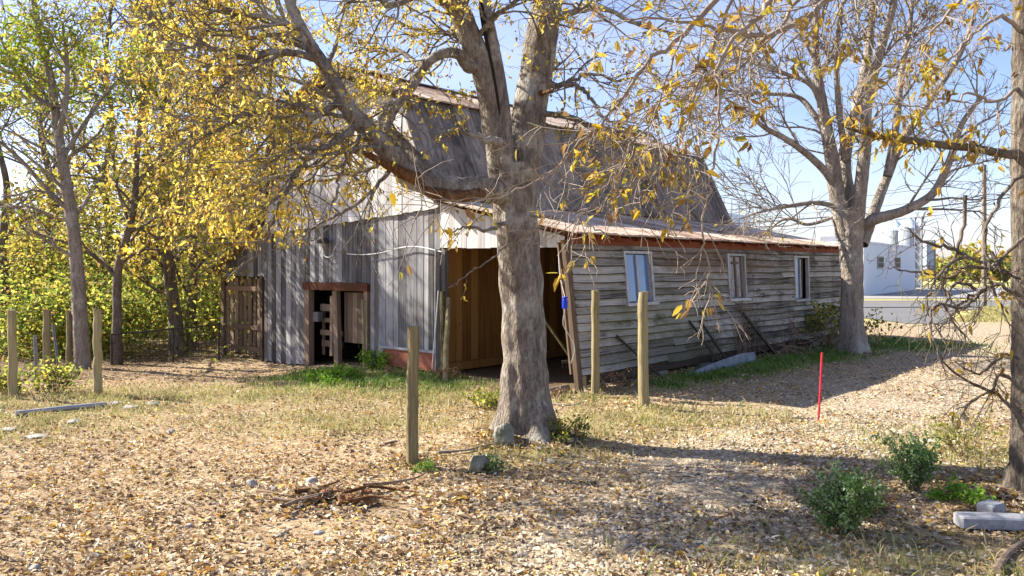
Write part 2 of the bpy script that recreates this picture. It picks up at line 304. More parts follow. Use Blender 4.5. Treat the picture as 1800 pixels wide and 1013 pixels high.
if True:
    xs = np.concatenate([-np.geomspace(420, 15, 26), np.arange(-14.8, 17.01, .2), np.geomspace(17.4, 520, 32)])
    ys = np.concatenate([[-60, -25, -10, -4, -1], np.arange(0, 2.4, .4), np.arange(2.4, 27.01, .2), np.geomspace(27.4, 900, 40)])
    X, Y = np.meshgrid(xs, ys, indexing='ij'); Z = gz(X, Y)
    near = (X > -15) & (X < 17) & (Y > 2) & (Y < 27)
    nzv = np.array([mnoise.noise((x * 1.9, y * 1.9, 0)) * .014 + mnoise.noise((x * 6, y * 6, 3)) * .01 if n else 0 for x, y, n in zip(X.ravel(), Y.ravel(), near.ravel())]).reshape(X.shape)
    Z = Z + nzv
    n1, n2 = X.shape; i, j = np.meshgrid(np.arange(n1 - 1), np.arange(n2 - 1), indexing='ij')
    F = np.stack([i * n2 + j, (i + 1) * n2 + j, (i + 1) * n2 + j + 1, i * n2 + j + 1], -1).reshape(-1, 4)
    wob = np.array([mnoise.noise((x * .9, y * .9, 9)) for x, y in zip(X.ravel(), Y.ravel())]).reshape(X.shape) * .35
    t = NT('ground_soil')
    co = t.coord((1, 1, 1)); 
    a1 = t.noise(co, 26, 6, .75); a2 = t.noise(co, 5, 5, .65); a3 = t.noise(co, .6, 4, .6); vc = t.voro(co, 30)
    sep = t.n('ShaderNodeSeparateColor'); t.l(vc, sep.inputs[0]); cell = sep.outputs[0]
    lit = t.ramp(cell, [(0, (.15, .09, .05)), (.3, (.33, .23, .125)), (.6, (.44, .33, .20)), (.85, (.54, .44, .30))])
    lit = t.mix(t.ramp(a2, [(.4, 0.0), (.62, .75)]), lit, (.26, .17, .09))
    grv = t.ramp(cell, [(0, (.17, .125, .08)), (.4, (.33, .265, .18)), (.7, (.42, .35, .25)), (1, (.5, .43, .32))])
    grv = t.mix(t.ramp(a2, [(.45, 0.0), (.65, .6)]), grv, (.38, .285, .17))
    gra = t.ramp(a1, [(.3, (.055, .11, .018)), (.55, (.12, .2, .035)), (.75, (.2, .25, .06))])
    dry = t.ramp(a1, [(.3, (.14, .12, .04)), (.55, (.27, .25, .09)), (.75, (.4, .34, .17))])
    fld = t.ramp(t.math('ADD', t.math('MULTIPLY', a3, .7), t.math('MULTIPLY', a1, .4)), [(.35, (.26, .27, .075)), (.55, (.40, .37, .13)), (.75, (.52, .44, .22))])
    c = t.mix(t.attr('gravel_mix'), lit, grv); c = t.mix(t.attr('dry_mix'), c, dry); c = t.mix(t.attr('grass_mix'), c, gra)
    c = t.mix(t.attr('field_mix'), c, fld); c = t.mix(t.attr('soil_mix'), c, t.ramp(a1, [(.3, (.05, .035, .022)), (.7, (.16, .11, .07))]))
    gm = t.fin(c, .95, .08, normal=t.bump(t.math('ADD', a1, t.math('MULTIPLY', cell, .5)), .8, .03))
    lot = (sm(.3, -2, np.abs(X - 30)) * 0)
    soil = np.maximum(ellmask([(*BW(3, -.1)[:2], 1.6, .55), (*BW(6, -.1)[:2], 2, .55), (*BW(9, -.1)[:2], 2, .6), ell(1660, 850, .9, .7), ell(600, 885, .5, .22)], X, Y), ((-(X - C0[0]) * 0 + 1) * 0))
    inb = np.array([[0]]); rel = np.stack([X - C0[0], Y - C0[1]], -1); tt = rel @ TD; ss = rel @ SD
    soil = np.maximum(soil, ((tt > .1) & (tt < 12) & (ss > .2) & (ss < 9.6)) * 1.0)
    soil = np.maximum(soil, .75 * sm(-7.5, -9.5, X) * sm(15, 17, Y) * sm(60, 30, Y))
    mb = MB(); mb.np(np.stack([X, Y, Z], -1).reshape(-1, 3), F, 0.5)
    cl = lambda v: np.clip(v, 0, 1).ravel()
    ground = mb.build('ground', gm, smooth=True, attrs={'gravel_mix': cl((drivemask(X, Y) + wob * .6) * 1.15), 'dry_mix': cl(ellmask(DRYG, X, Y) * (.7 + wob)), 'grass_mix': cl(ellmask(GREEN, X, Y) * 1.1 + wob * .4 - .15), 'field_mix': cl(fieldmask(X, Y)), 'soil_mix': cl(soil * .9)})
    tag(ground, kind='structure')
    # road: a strip along the side-wall direction, with a white edge line and a yellow centre line
    t = NT('asphalt'); v = t.noise(t.coord((3, 3, 3)), 1, 6, .7); u = t.noise(t.coord((.15, .9, 1)), 1, 4)
    asp = t.fin(t.ramp(t.math('ADD', t.math('MULTIPLY', v, .4), t.math('MULTIPLY', u, .6)), [(.3, (.11, .11, .112)), (.7, (.17, .166, .16))]), .9)
    def strip(name, d0, d1, a0, a1, z, mat):
        mb = MB(); n = 60
        for k in range(n):
            for_ = [a0 + (a1 - a0) * k / n, a0 + (a1 - a0) * (k + 1) / n]
            P = [TD * a + RN * dd for a, dd in ((for_[0], d0), (for_[1], d0), (for_[1], d1), (for_[0], d1))]
            mb.np([(p[0], p[1], float(gz(p[0], p[1])) * 0 + z) for p in P], [[3, 2, 1, 0]], .5)
        o = mb.build(name, mat); tag(o, kind='structure'); return o
    TR = np.array([.998, .06]); NR = np.array([-.06, .998])
    def strip(name, d0, d1, a0, a1, z, mat, n=60):
        mb = MB()
        for k in range(n):
            u0, u1 = a0 + (a1 - a0) * k / n, a0 + (a1 - a0) * (k + 1) / n
            P = [TR * a + NR * dd for a, dd in ((u0, d0), (u1, d0), (u1, d1), (u0, d1))]
            mb.np([(p[0], p[1], z) for p in P], [[0, 1, 2, 3]], .5)
        return tag(mb.build(name, mat), kind='structure')
    strip('road', 40.0, 48.2, -70, 420, .035, asp)
    strip('road_marking', 41.9, 42.05, -70, 420, .041, M['white_paint'])
    strip('road_marking', 47.4, 47.55, -70, 420, .041, M['white_paint'])
    strip('road_marking', 44.6, 44.72, -70, 420, .041, plain('yellow_paint', (.55, .38, .05)))
    strip('pavement', 50.8, 78, 8, 110, .03, plain('pale_concrete', (.27, .26, .24), .9, 0, .12, .5))
    mb = MB(); E = [(14.6, 29.5), (16.2, 29.6), (17.6, 31.5), (19.0, 34.5), (21.5, 38.2), (25, 41.2), (15, 40.5), (14.4, 36)]
    mb.np([(a, b_, .022) for a, b_ in E], [list(range(8))], .5); tag(mb.build('drive_apron', asp), kind='structure')
# ------------------------------------------------------------------ scatter: fallen leaves, gravel, grass
def inbarn(x, y, m=0.0):
    rel = np.stack([x - C0[0], y - C0[1]], -1); t = rel @ TD; s = rel @ SD
    return (t > .0 - m) & (t < 12.4 + m) & (s > -.02 - m) & (s < 9.75 + m)
def field_pts(n, Y0, Y1, spread=.74, power=1.0):
    """points spread over the yard, thinning away with distance"""
    u = RNG.random(n); y = Y0 * (Y1 / Y0) ** (u ** power); x = (RNG.random(n) * 2 - 1) * spread * y
    return x, y
def leafcards(P, size, flat=False, aspect=.45, curl=.25, down=0.0, dirs=None):
    """four-cornered leaf blades folded along the midrib: V (n*4,3), F (2n,3)"""
    n = len(P); size = np.broadcast_to(size, (n,))
    if flat:
        a = RNG.random(n) * 6.283; L = np.stack([np.cos(a), np.sin(a), RNG.normal(0, .28, n)], -1); N = np.stack([RNG.normal(0, .35, n), RNG.normal(0, .35, n), np.ones(n)], -1)
    else:
        L = RNG.normal(0, 1, (n, 3)); 
        if dirs is not None: L = L * .75 + dirs
        L[:, 2] -= down; N = RNG.normal(0, 1, (n, 3)); N[:, 2] += .5
    L /= np.linalg.norm(L, axis=1, keepdims=True); S = np.cross(L, N); S /= np.linalg.norm(S, axis=1, keepdims=True) + 1e-9; N = np.cross(S, L)
    s = size[:, None]; cu = (RNG.random((n, 1)) - .2) * 2 * curl
    tip = P + L * s - N * s * cu * .35; h = s * aspect * .5
    q = [P + L * s * f + S * h * w_ * sg + N * s * cu * k for sg in (1, -1) for f, w_, k in ((.26, .92, .30), (.64, .74, .18))]
    V = np.stack([P, q[0], q[1], tip, q[3], q[2]], 1).reshape(-1, 3)
    b = np.arange(n)[:, None] * 6
    F = np.stack([b + [[0, 1, 2, 3]], b + [[0, 3, 4, 5]]], 1).reshape(-1, 4)
    return V, F
def scatter_leaves(n, Y0, Y1, lo, hi, maskf, power=1.0, z=.012):
    x, y = field_pts(n, Y0, Y1, power=power); k = (RNG.random(n) < maskf(x, y)) & ~inbarn(x, y); x, y = x[k], y[k]
    P = np.stack([x, y, gz(x, y) + z + RNG.random(len(x)) * .012], -1)
    return leafcards(P, lo + (hi - lo) * RNG.random(len(x)) ** 2.2, True, .58, .8)
def litmask(x, y):
    m = np.clip(1.0 - .45 * drivemask(x, y) - .55 * ellmask(GREEN, x, y) - .3 * ellmask(DRYG, x, y), .12, 1)
    pat = np.array([mnoise.noise((a * .8, b * .8, 2)) + .6 * mnoise.noise((a * 2.4, b * 2.4, 7)) for a, b in zip(x, y)])
    return np.clip(m * .8 + pat * 1.0, .08, 1) * (1 - .9 * fieldmask(x, y))
mb = MB(); V, F = scatter_leaves(150000, 4.6, 24, .015, .064, litmask, .9); mb.np(V, F, np.repeat(RNG.random(len(F) // 2), 2))
for (cx_, cy_, r0_, r1_, n_) in ((.17, 9.64, .33, .75, 1500), (8.4, 19.6, .4, 1.0, 500), (4.72, 7.3, .15, .7, 1300), (-.5, 7.15, .0, .9, 500), (-1.8, 7.1, .0, .6, 500), *[(*BW(t_, -.12)[:2], 0, .35, 130) for t_ in np.arange(.5, 12, .8)], (-1.07, 8.5, .06, .3, 150), (1.97, 12, .08, .35, 120)):
    a_ = RNG.random(n_) * 6.283; q_ = r0_ + (r1_ - r0_) * RNG.random(n_) ** 1.7; x_, y_ = cx_ + q_ * np.cos(a_), cy_ + q_ * np.sin(a_)
    V, F = leafcards(np.stack([x_, y_, gz(x_, y_) + .015 + .05 * RNG.random(n_) * (1 - (q_ - r0_) / (r1_ - r0_))], -1), .03 + .05 * RNG.random(n_), True, .55, .8); mb.np(V, F, np.repeat(RNG.random(n_), 2))
tag(mb.build('fallen_leaves', M['leaf_litter']), kind='stuff')
# gravel: small angular stones
def stones(x, y, lo, hi):
    n = len(x); sz = lo + (hi - lo) * RNG.random(n) ** 2; base = np.array([(1, 0, 0), (.2, .95, 0), (-.9, .4, 0), (-.6, -.8, 0), (.5, -.85, 0), (.1, .1, .75)], float)
    V = base[None] * (1 + RNG.normal(0, .22, (n, 6, 1))) * sz[:, None, None]; V[:, :, 2] *= .35 + .6 * RNG.random((n, 1)); V[:, 5, :2] += RNG.normal(0, .25, (n, 2)) * sz[:, None]
    a = RNG.random(n) * 6.283; c, s = np.cos(a)[:, None], np.sin(a)[:, None]
    X2 = V[:, :, 0] * c - V[:, :, 1] * s; Y2 = V[:, :, 0] * s + V[:, :, 1] * c
    V = np.stack([X2 + x[:, None], Y2 + y[:, None], V[:, :, 2] + gz(x, y)[:, None] + .004], -1).reshape(-1, 3)
    b = np.arange(n)[:, None] * 6; F = np.stack([b + [[i, (i + 1) % 5, 5]] for i in range(5)], 1).reshape(-1, 3)
    return V, F, n
x, y = field_pts(90000, 4.6, 26, power=.9); k = (RNG.random(len(x)) < np.clip(drivemask(x, y) * 1.1, 0.12, 1) * (1 - .7 * ellmask(GREEN, x, y)) * (1 - fieldmask(x, y))) & ~inbarn(x, y)
V, F, n = stones(x[k], y[k], .010, .034); mb = MB(); mb.np(V, F, np.repeat(RNG.random(n), 5)); tag(mb.build('gravel', M['gravel']), kind='stuff')
def blades(x, y, h, w=.008, lean=.5):
    n = len(x); a = RNG.random(n) * 6.283; r = RNG.random(n) * 6.283; P = np.stack([x, y, gz(x, y)], -1); h = h * (.5 + RNG.random(n))
    S = np.stack([np.cos(a), np.sin(a), 0 * a], -1) * w * (.6 + RNG.random((n, 1)) * .8); D = np.stack([np.cos(r) * lean * RNG.random(n), np.sin(r) * lean * RNG.random(n), np.ones(n)], -1) * h[:, None]
    m = P + D * .55; tip = P + D * np.array([1.6, 1.6, .95])
    V = np.stack([P - S, P + S, m + S * .7, m - S * .7, tip], 1).reshape(-1, 3); b = np.arange(n)[:, None] * 5
    return V, b + np.array([[0, 1, 2, 3]]), b + np.array([[3, 2, 4]])
def grass(name, L, n, h, mat, w=.008, lean=.5, sp=.8, clump=True):
    xs, ys = [], []
    tot = sum(e[2] * e[3] for e in L)
    for (a, b, rx, ry) in L:
        k = int(n * rx * ry / tot); xs.append(a + RNG.normal(0, sp * rx * .7, k)); ys.append(b + RNG.normal(0, sp * ry * .7, k))
    x = np.concatenate(xs); y = np.concatenate(ys)
    if clump:
        pat = np.array([mnoise.noise((a * 2.3, b * 2.3, 5)) for a, b in zip(x, y)]); k = RNG.random(len(x)) < np.clip(.55 + pat * 1.3, .05, 1); x, y = x[k], y[k]
    k = ~inbarn(x, y) & (y > 3.5); x, y = x[k], y[k]
    V, Fa, Fb = blades(x, y, h, w, lean); r = RNG.random(len(x)); mb = MB(); mb.np(V, Fa, r); mb.ch.append((np.zeros((0, 3)), Fb, r)); return tag(mb.build(name, mat), kind='stuff')
grass('lush_grass', GREEN, 26000, .09, M['grass_green'], .010, .7, .9)
grass('dry_grass', DRYG, 28000, .085, M['grass_dry'], .007, .9, 1.0)
px_, py_ = 17 + 26 * RNG.random(45000), 30.5 + 11 * RNG.random(45000); k = (px_ - 17.2) > (py_ - 31) * .72; px_, py_ = px_[k], py_[k]
V, Fa, Fb = blades(px_, py_, .13, .014, .7); r = RNG.random(len(px_)); mb = MB(); mb.np(V, Fa, r); mb.ch.append((np.zeros((0, 3)), Fb, r)); tag(mb.build('verge_grass', M['grass_dry']), kind='stuff')
# ------------------------------------------------------------------ the barn, local axes: x along the clapboard side wall (t), y along the front (s), z up
barn = empty('old_barn', (C0[0], C0[1], 0), 'weathered grey gambrel barn with a clapboard lean-to and open doorways behind the big tree', 'barn', rz=math.atan2(TD[1], TD[0]))
LT = 12.4
def BP(name, mb, mat, parent=barn, label=None):
    o = mb.build(name, mat, parent)
    if label: o['label'] = label
    return o
def lz(t, s):  # local ground height
    p = BW(t, s); return float(gz(p[0], p[1]))
def lean(t, z): return .29 * max(0, 1 - t / LT) * z / 2.5
OUT = [(3.4, 3.42), (4.3, 5.57), (6.45, 6.42), (8.78, 5.57), (9.75, 3.2)]
def ztop(s): return float(np.interp(s, [p[0] for p in OUT], [p[1] for p in OUT]))
def seam(s): return float(np.interp(s, [3.4, 4.14, 8.87, 9.75], [3.26, 3.22, 2.95, 2.92]))
R = random.Random(11)
def vboards(mb, s0, s1, zb, zt, t, thick=.024, wmin=.13, wmax=.24, gap=(.004, .020), cuts=(), jit=.006, zj=.0, breaks=()):
    s = s0
    while s < s1 - .02:
        e = min(s + R.uniform(wmin, wmax), s1)
        for b in breaks:
            if s < b - 1e-4 < e: e = b
        if s1 - e < .07: e = s1
        a, b = s + .001, e - R.uniform(*gap); dt = t + R.uniform(-jit, jit); til = R.uniform(-.003, .003); r = R.random()
        segs = [(zb, zt)]
        for (c0, c1, cz0, cz1) in cuts:
            if (a + b) / 2 > c0 and (a + b) / 2 < c1:
                segs = [(lambda q, cz1=cz1: cz1, zt)] if cz0 is None else [(zb, lambda q, cz0=cz0: cz0), (lambda q, cz1=cz1: cz1, zt)]
        for f0, f1 in segs:
            j0 = R.uniform(-zj, zj); v = lambda f, q: f(q) if callable(f) else f
            mb.hexa([(dt, a, v(f0, a) + j0), (dt + thick, a, v(f0, a) + j0), (dt + thick, b, v(f0, b) + j0), (dt, b, v(f0, b) + j0),
                     (dt, a + til, v(f1, a)), (dt + thick, a + til, v(f1, a)), (dt + thick, b + til, v(f1, b)), (dt, b + til, v(f1, b))], r)
        s = e
SD0, SD1, DZ = 5.65, 7.98, 1.74      # small doorway
mb = MB(); vboards(mb, 3.42, 9.75, lambda q: lz(0, q) + .02 if q > 5.5 else .42 if q < 5.1 else .2, lambda q: seam(q) + .05, 0.0, cuts=[(SD0, SD1, None, DZ)], zj=.03)
BP('front_wall', mb, M['grey_board'])
mb = MB(); vboards(mb, 3.42, 9.75, lambda q: seam(q), lambda q: ztop(q) - .03, -.045, wmin=.17, wmax=.30, zj=.012, gap=(.004, .014), breaks=(4.3, 6.45, 8.78), jit=.008)
BP('gable', mb, M['pale_board'], label='whitish vertical boards of the gable above the grey lower wall')
mb = MB(); vboards(mb, .32, 3.40, lambda q: 2.44 + .01 * q, lambda q: 2.60 + (q - .2) * .235, -.01, wmin=.14, wmax=.22, zj=.01, gap=(.002, .006))
BP('lean_to_front_panel', mb, M['pale_board'])
# rear and far-side walls, slatted enough for daylight to show between the boards
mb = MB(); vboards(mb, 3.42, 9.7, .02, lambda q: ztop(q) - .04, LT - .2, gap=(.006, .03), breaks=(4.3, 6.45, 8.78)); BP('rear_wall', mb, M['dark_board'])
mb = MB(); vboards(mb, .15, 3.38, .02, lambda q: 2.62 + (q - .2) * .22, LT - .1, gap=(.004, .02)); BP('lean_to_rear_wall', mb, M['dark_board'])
def sideboards(mb, s, z0, z1, t0, t1, gap, thick=.024):
    t = t0
    while t < t1:
        e = min(t + R.uniform(.16, .27), t1); a, b = t, e - R.uniform(*gap); ds = s + R.uniform(-.005, .005)
        mb.box(a, b, ds, ds + thick, z0(t), z1, R.random()); t = e
mb = MB(); sideboards(mb, 3.40, lambda t: .16 + R.uniform(-.02, .02), 3.36, .04, LT - .25, (.006, .016)); BP('inner_wall', mb, M['brown_board'], label='unweathered brown boards seen inside the wide doorway')
mb = MB(); mb.beam((.1, 3.36, .13), (6, 3.36, .13), .09, .16, .5); BP('inner_sill', mb, M['brown_board'])
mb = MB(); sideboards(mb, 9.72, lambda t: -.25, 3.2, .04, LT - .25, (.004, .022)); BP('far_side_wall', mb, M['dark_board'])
# clapboard side wall
mb = MB(); WIN = [(1.62, 2.50, 1.44, 2.36), (5.60, 6.40, 1.40, 2.36), (9.14, 10.0, 1.28, 2.35)]
def splank(t0, t1, z0, z1, r, dz0=0, dz1=0):
    n = max(1, int((t1 - t0) / .45)); prev = None
    for k in range(n + 1):
        t = t0 + (t1 - t0) * k / n; f = k / n
        wv = mnoise.noise((t * .7, z0 * 2.2, 1)) * .022 + mnoise.noise((t * 2.1, z0 * 5, 4)) * .008
        a0 = z0 + wv + dz0 * (1 - f) + dz1 * f; a1 = z1 + wv * .6 + .012
        wp = mnoise.noise((t * 1.1, z0 * 3, 8)) * .016
        eb = .016 + .010 * mnoise.noise((t * 1.7, z0 * 4, 6)); ring = [(t, lean(t, a0) - .046 - wp, a0 + eb), (t, lean(t, a0) - .044 - wp, a0), (t, lean(t, a0) - .018 - wp, a0 - .002), (t, lean(t, a1) + .016, a1), (t, lean(t, a1) + .001, a1 + .001)]
        if prev:
            mb.np(prev + ring, [[1, 6, 7, 2], [2, 7, 8, 3], [3, 8, 9, 4], [4, 9, 5, 0]], r); mb.np(prev + ring, [[0, 5, 6, 1]], -.75)  # weathered lower edge, painted dark to draw the shadow line of each course
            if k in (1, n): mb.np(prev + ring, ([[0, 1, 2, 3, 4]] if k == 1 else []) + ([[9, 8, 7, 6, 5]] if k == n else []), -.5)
        prev = ring
z = .27
while z < 2.50:
    h = .143 + R.uniform(-.006, .006)
    ivs = [(0.05, LT)]
    for (a, b, z0, z1) in WIN:
        if z + h > z0 + .01 and z < z1 - .01: ivs = [iv for (p, q) in ivs for iv in (((p, a), (b, q)) if p < a < q else ((p, q),))]
    for (p, q) in ivs:
        t = p
        while t < q - .01:
            e = min(t + R.uniform(2.0, 4.6), q)
            if q - e < .7: e = q
            low = z < .5
            if low and R.random() < .16: t = e; continue
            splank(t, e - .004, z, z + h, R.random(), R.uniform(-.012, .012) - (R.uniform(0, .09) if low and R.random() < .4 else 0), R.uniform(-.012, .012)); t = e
    z += h
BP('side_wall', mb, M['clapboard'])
mb = MB(); mb.beam((.2, .10, .20), (12.2, .10, .22), .16, .2, .4)
for t in np.arange(.6, 12.4, 1.15): mb.beam((t, .14 + lean(t, 0), .05), (t, .08 + lean(t, 2.45), 2.5), .09, .09, R.random())
BP('side_wall_framing', mb, M['dark_board'])
for t in (.5, 2.6, 4.4, 6.5, 8.6, 10.5, 12.1):
    mb = MB(); mb.box(t - .22, t + .22, -.02, .32, -.1, .1, R.random()); BP('footing', mb, M['mossy_stone'])
mb = MB(); mb.beam((-.05, -.03, -.05), (-.05, .285, 2.56), .085, .13, .35, (1, 0, 0)); BP('corner_post', mb, M['gate_board'])
mb = MB(); mb.beam((-.035, .13, .30), (-.035, .41, 2.52), .03, .13, .8, (1, 0, 0)); BP('corner_board', mb, M['gate_board'])
mb = MB(); mb.beam((.06, 3.335, .0), (.06, 3.345, 2.45), .10, .10, .3, (1, 0, 0)); mb.beam((-.045, 3.43, .05), (-.045, 3.44, 2.45), .02, .12, .6, (1, 0, 0)); BP('door_post', mb, M['grey_board'])
# eave boards
mb = MB(); mb.beam((-.02, .255, 2.565), (LT, -.015, 2.565), .022, .13, .6)
for t in np.arange(.1, LT, .62):
    mb.beam((t, lean(t, 2.6) - .16, 2.625), (t, lean(t, 2.6) + .6, 2.79), .045, .09, R.random())
BP('rafters', mb, M['red_board'])
# roofs
def roofsheet(mb, t0, t1, lo, hi, seg, nrib, thick=.02, rag=.03, rib=.012):
    """sheets from the lower edge lo=(s,z) to the upper edge hi=(s,z)"""
    t = t0; ls, lz_ = lo; hs, hz = hi; L = math.hypot(hs - ls, hz - lz_); u = ((hs - ls) / L, (hz - lz_) / L); nn = (-u[1] * np.sign(hs - ls), abs(u[0]))
    while t < t1 - .05:
        e = min(t + seg + R.uniform(-.03, .03), t1); r = R.random(); rg = R.uniform(-rag, rag); sag = mnoise.noise((t * .4, ls, 2)) * .02
        n = nrib; lift = R.uniform(0, .012)
        top, bot = [], []
        for k in range(2 * n + 1):
            tt = t + (e - t) * k / (2 * n); off = lift + sag + (rib if k % 2 else 0) + thick
            top.append([(tt, ls - u[0] * rg + nn[0] * off, lz_ - u[1] * rg + nn[1] * off), (tt, hs + nn[0] * off, hz + nn[1] * off)])
            bot.append([(tt, ls - u[0] * rg + nn[0] * sag, lz_ - u[1] * rg + nn[1] * sag), (tt, hs + nn[0] * sag, hz + nn[1] * sag)])
        for k in range(2 * n):
            P = [bot[k][0], bot[k][1], bot[k + 1][1], bot[k + 1][0], top[k][0], top[k][1], top[k + 1][1], top[k + 1][0]]
            mb.hexa(P, r)
        t = e
mb = MB(); roofsheet(mb, -.28, LT + .25, (-.10, 2.66), (3.50, 3.44), .62, 3); 
BP('lean_to_roof', mb, M['tan_tin'])
mb = MB(); roofsheet(mb, -.35, LT - .05, (3.28, 3.42), (4.30, 5.58), .5, 2, rag=.02); BP('steep_roof', mb, M['grey_shake'], label='dark grey steep slope of the gambrel roof over the lean-to'); mb = MB()
roofsheet(mb, -.35, LT - .05, (9.95, 3.05), (8.78, 5.58), .5, 2, rag=.05); BP('steep_roof', mb, M['grey_shake'], label='dark grey steep slope of the gambrel roof on the wood side')
mb = MB(); roofsheet(mb, -.5, LT - .12, (4.18, 5.57), (6.47, 6.47), .6, 3, rag=.05); roofsheet(mb, -.5, LT - .12, (8.92, 5.57), (6.43, 6.47), .6, 3, rag=.05)
mb.beam((-.5, 6.45, 6.52), (LT - .12, 6.45, 6.50), .22, .03, .2); BP('upper_roof', mb, M['tan_tin'], label='rusty tin upper slopes of the gambrel roof')
mb = MB(); roofsheet(mb, -.25, LT, (12.25, 1.93), (9.74, 3.02), .62, 2, rag=.06); BP('shed_roof', mb, M['tan_tin'])
# barge boards at the gable edge
mb = MB()
for a, b in zip(OUT[:-1], OUT[1:]): mb.beam((-.09, a[0], a[1] - .06), (-.09, b[0], b[1] - .06), .03, .15, R.random())
BP('barge_board', mb, M['dark_board'])
# small doorway: frame, reddish lintel, centre post, panel, hurdle of slats inside
mb = MB(); mb.box(-.05, .10, SD0 - .02, SD1 + .05, DZ - .16, DZ + .015, .5); BP('lintel', mb, M['lintel_board'])
for nm, s0, s1 in (('jamb', SD1 - .17, SD1 + .0), ('jamb', SD0 + .0, SD0 + .12)):
    mb = MB(); mb.box(-.03, .12, s0, s1, lz(0, s0), DZ - .163, R.random()); BP(nm, mb, M['gate_board'])
mb = MB(); mb.beam((.05, 6.78, lz(0, 6.8)), (.05, 6.86, DZ - .17), .16, .11, .8, (1, 0, 0)); mb.beam((.02, 6.98, .1), (.03, 6.98, 1.45), .10, .05, .9, (1, 0, 0)); BP('centre_post', mb, M['gate_board'])
mb = MB(); vboards(mb, SD0 + .14, 6.70, .42, DZ - .2, .14, wmin=.18, wmax=.26); BP('door', mb, M['gate_board'])
mb = MB()
for z0, z1, a, b in ((1.18, 1.34, 7.0, 7.75), (.92, 1.02, 7.0, 7.7), (.62, .74, 6.9, 7.75), (.36, .5, 6.9, 7.7)):
    mb.box(.25, .28, a, b, z0 - .1, z1 - .1, R.random())
for a in (7.05, 7.32, 7.62): mb.box(.285, .31, a, a + .11, .05, 1.25, R.random())
BP('hurdle', mb, M['gate_board'])
mb = MB(); mb.box(.06, .2, 7.58, 7.78, .84, 1.06, .5); BP('feed_box', mb, M['grey_board'])
mb = MB(); mb.box(-.03, -.004, 3.46, 5.06, .04, .40, .5); BP('sill_panel', mb, M['rust_sheet'], label='rust red metal panel along the foot of the front wall')
mb = MB(); mb.box(-.055, -.004, 3.46, 5.2, .405, .455, .9); BP('drip_strip', mb, M['galvanised'])
# barn light on the front wall, with its cable
mb = MB(); mb.tube([(-.05, 7.0, 2.70), (-.12, 7.0, 2.74), (-.2, 7.0, 2.72)], .02, 8); mb.tube([(-.2, 7.0, 2.76), (-.2, 7.0, 2.70), (-.2, 7.0, 2.64)], [.04, .12, .15], 14); lamp = BP('wall_lamp', mb, M['dark_metal'])
mb = MB(); mb.tube([(-.2, 7.0, 2.67), (-.2, 7.0, 2.62), (-.2, 7.0, 2.56)], [.05, .06, .02], 10); mb.build('bulb', M['white_paint'], lamp)
mb = MB(); mb.tube([(-.07, s, 2.42 + .10 * math.sin((s - 3.4) * 2.0) * (1 if s < 5 else .5)) for s in np.linspace(3.3, 6.3, 18)], .011, 5); mb.tube([(-.07, 6.8 + .1 * k, 2.4 - .02 * k * (4 - k)) for k in range(5)], .01, 5); BP('cable', mb, M['cord'])
# windows of the side wall
def window(a, b, z0, z1, kind):
    P = lambda t, z, o: (t, lean(t, z) + o, z)
    fr = MB()
    def fb(t0, za, t1, zb, w, o0, o1):
        ax = np.array([t1 - t0, zb - za]); ax = ax / np.hypot(*ax); q = np.array([-ax[1], ax[0]]) * w / 2
        c = [(t0 - q[0], za - q[1]), (t1 - q[0], zb - q[1]), (t1 + q[0], zb + q[1]), (t0 + q[0], za + q[1])]
        fr_.hexa([P(t, z, o0) for t, z in c] + [P(t, z, o1) for t, z in c], R.random())
    fr_ = fr
    fb(a, z0, a, z1, .055, -.055, .03); fb(b, z0, b, z1, .06, -.055, .03); fb(a - .04, z1 + .02, b + .04, z1 + .02, .05, -.06, .032); fb(a - .09, z0 - .025, b + .09, z0 - .025, .055, -.10, .032)
    win = BP('window', fr, M['white_paint'] if kind != 'slat' else M['pale_board'])
    if kind == 'slat': win['label'] = 'middle window with narrow boarded sash and brown panes'
    if kind == 'half': win['label'] = 'far window with one half open and dark'
    mid = (a + b) / 2; fr_ = MB()
    fb(mid, z0 + .03, mid, z1 - .03, .05, -.01, .02)
    if kind == 'slat':
        fb(a + .09, z0 + .03, a + .09, z1 - .03, .06, -.01, .02); fb(b - .10, z0 + .03, b - .10, z1 - .03, .06, -.01, .02); fb(mid - .15, z1 - .16, mid + .15, z1 - .16, .05, -.012, .018)
    fr_.build('sash', M['white_paint'] if kind != 'slat' else M['gate_board'], win)
    g = MB(); e = mid if kind == 'half' else b - .04
    if kind == 'slat': a_, b_ = a + .12, b - .13
    else: a_, b_ = a + .04, e
    g.np([P(a_, z0 + .02, .024), P(b_, z0 + .02, .024), P(b_, z1 - .02, .024), P(a_, z1 - .02, .024)], [[0, 1, 2, 3]]); g.build('pane', M['old_glass'] if kind != 'slat' else M['pale_board'], win)
    # glass is opaque; the blue of reflected sky is painted into its colour
for (a, b, z0, z1), kd in zip(WIN, ('glass', 'slat', 'half')): window(a, b, z0, z1, kd)
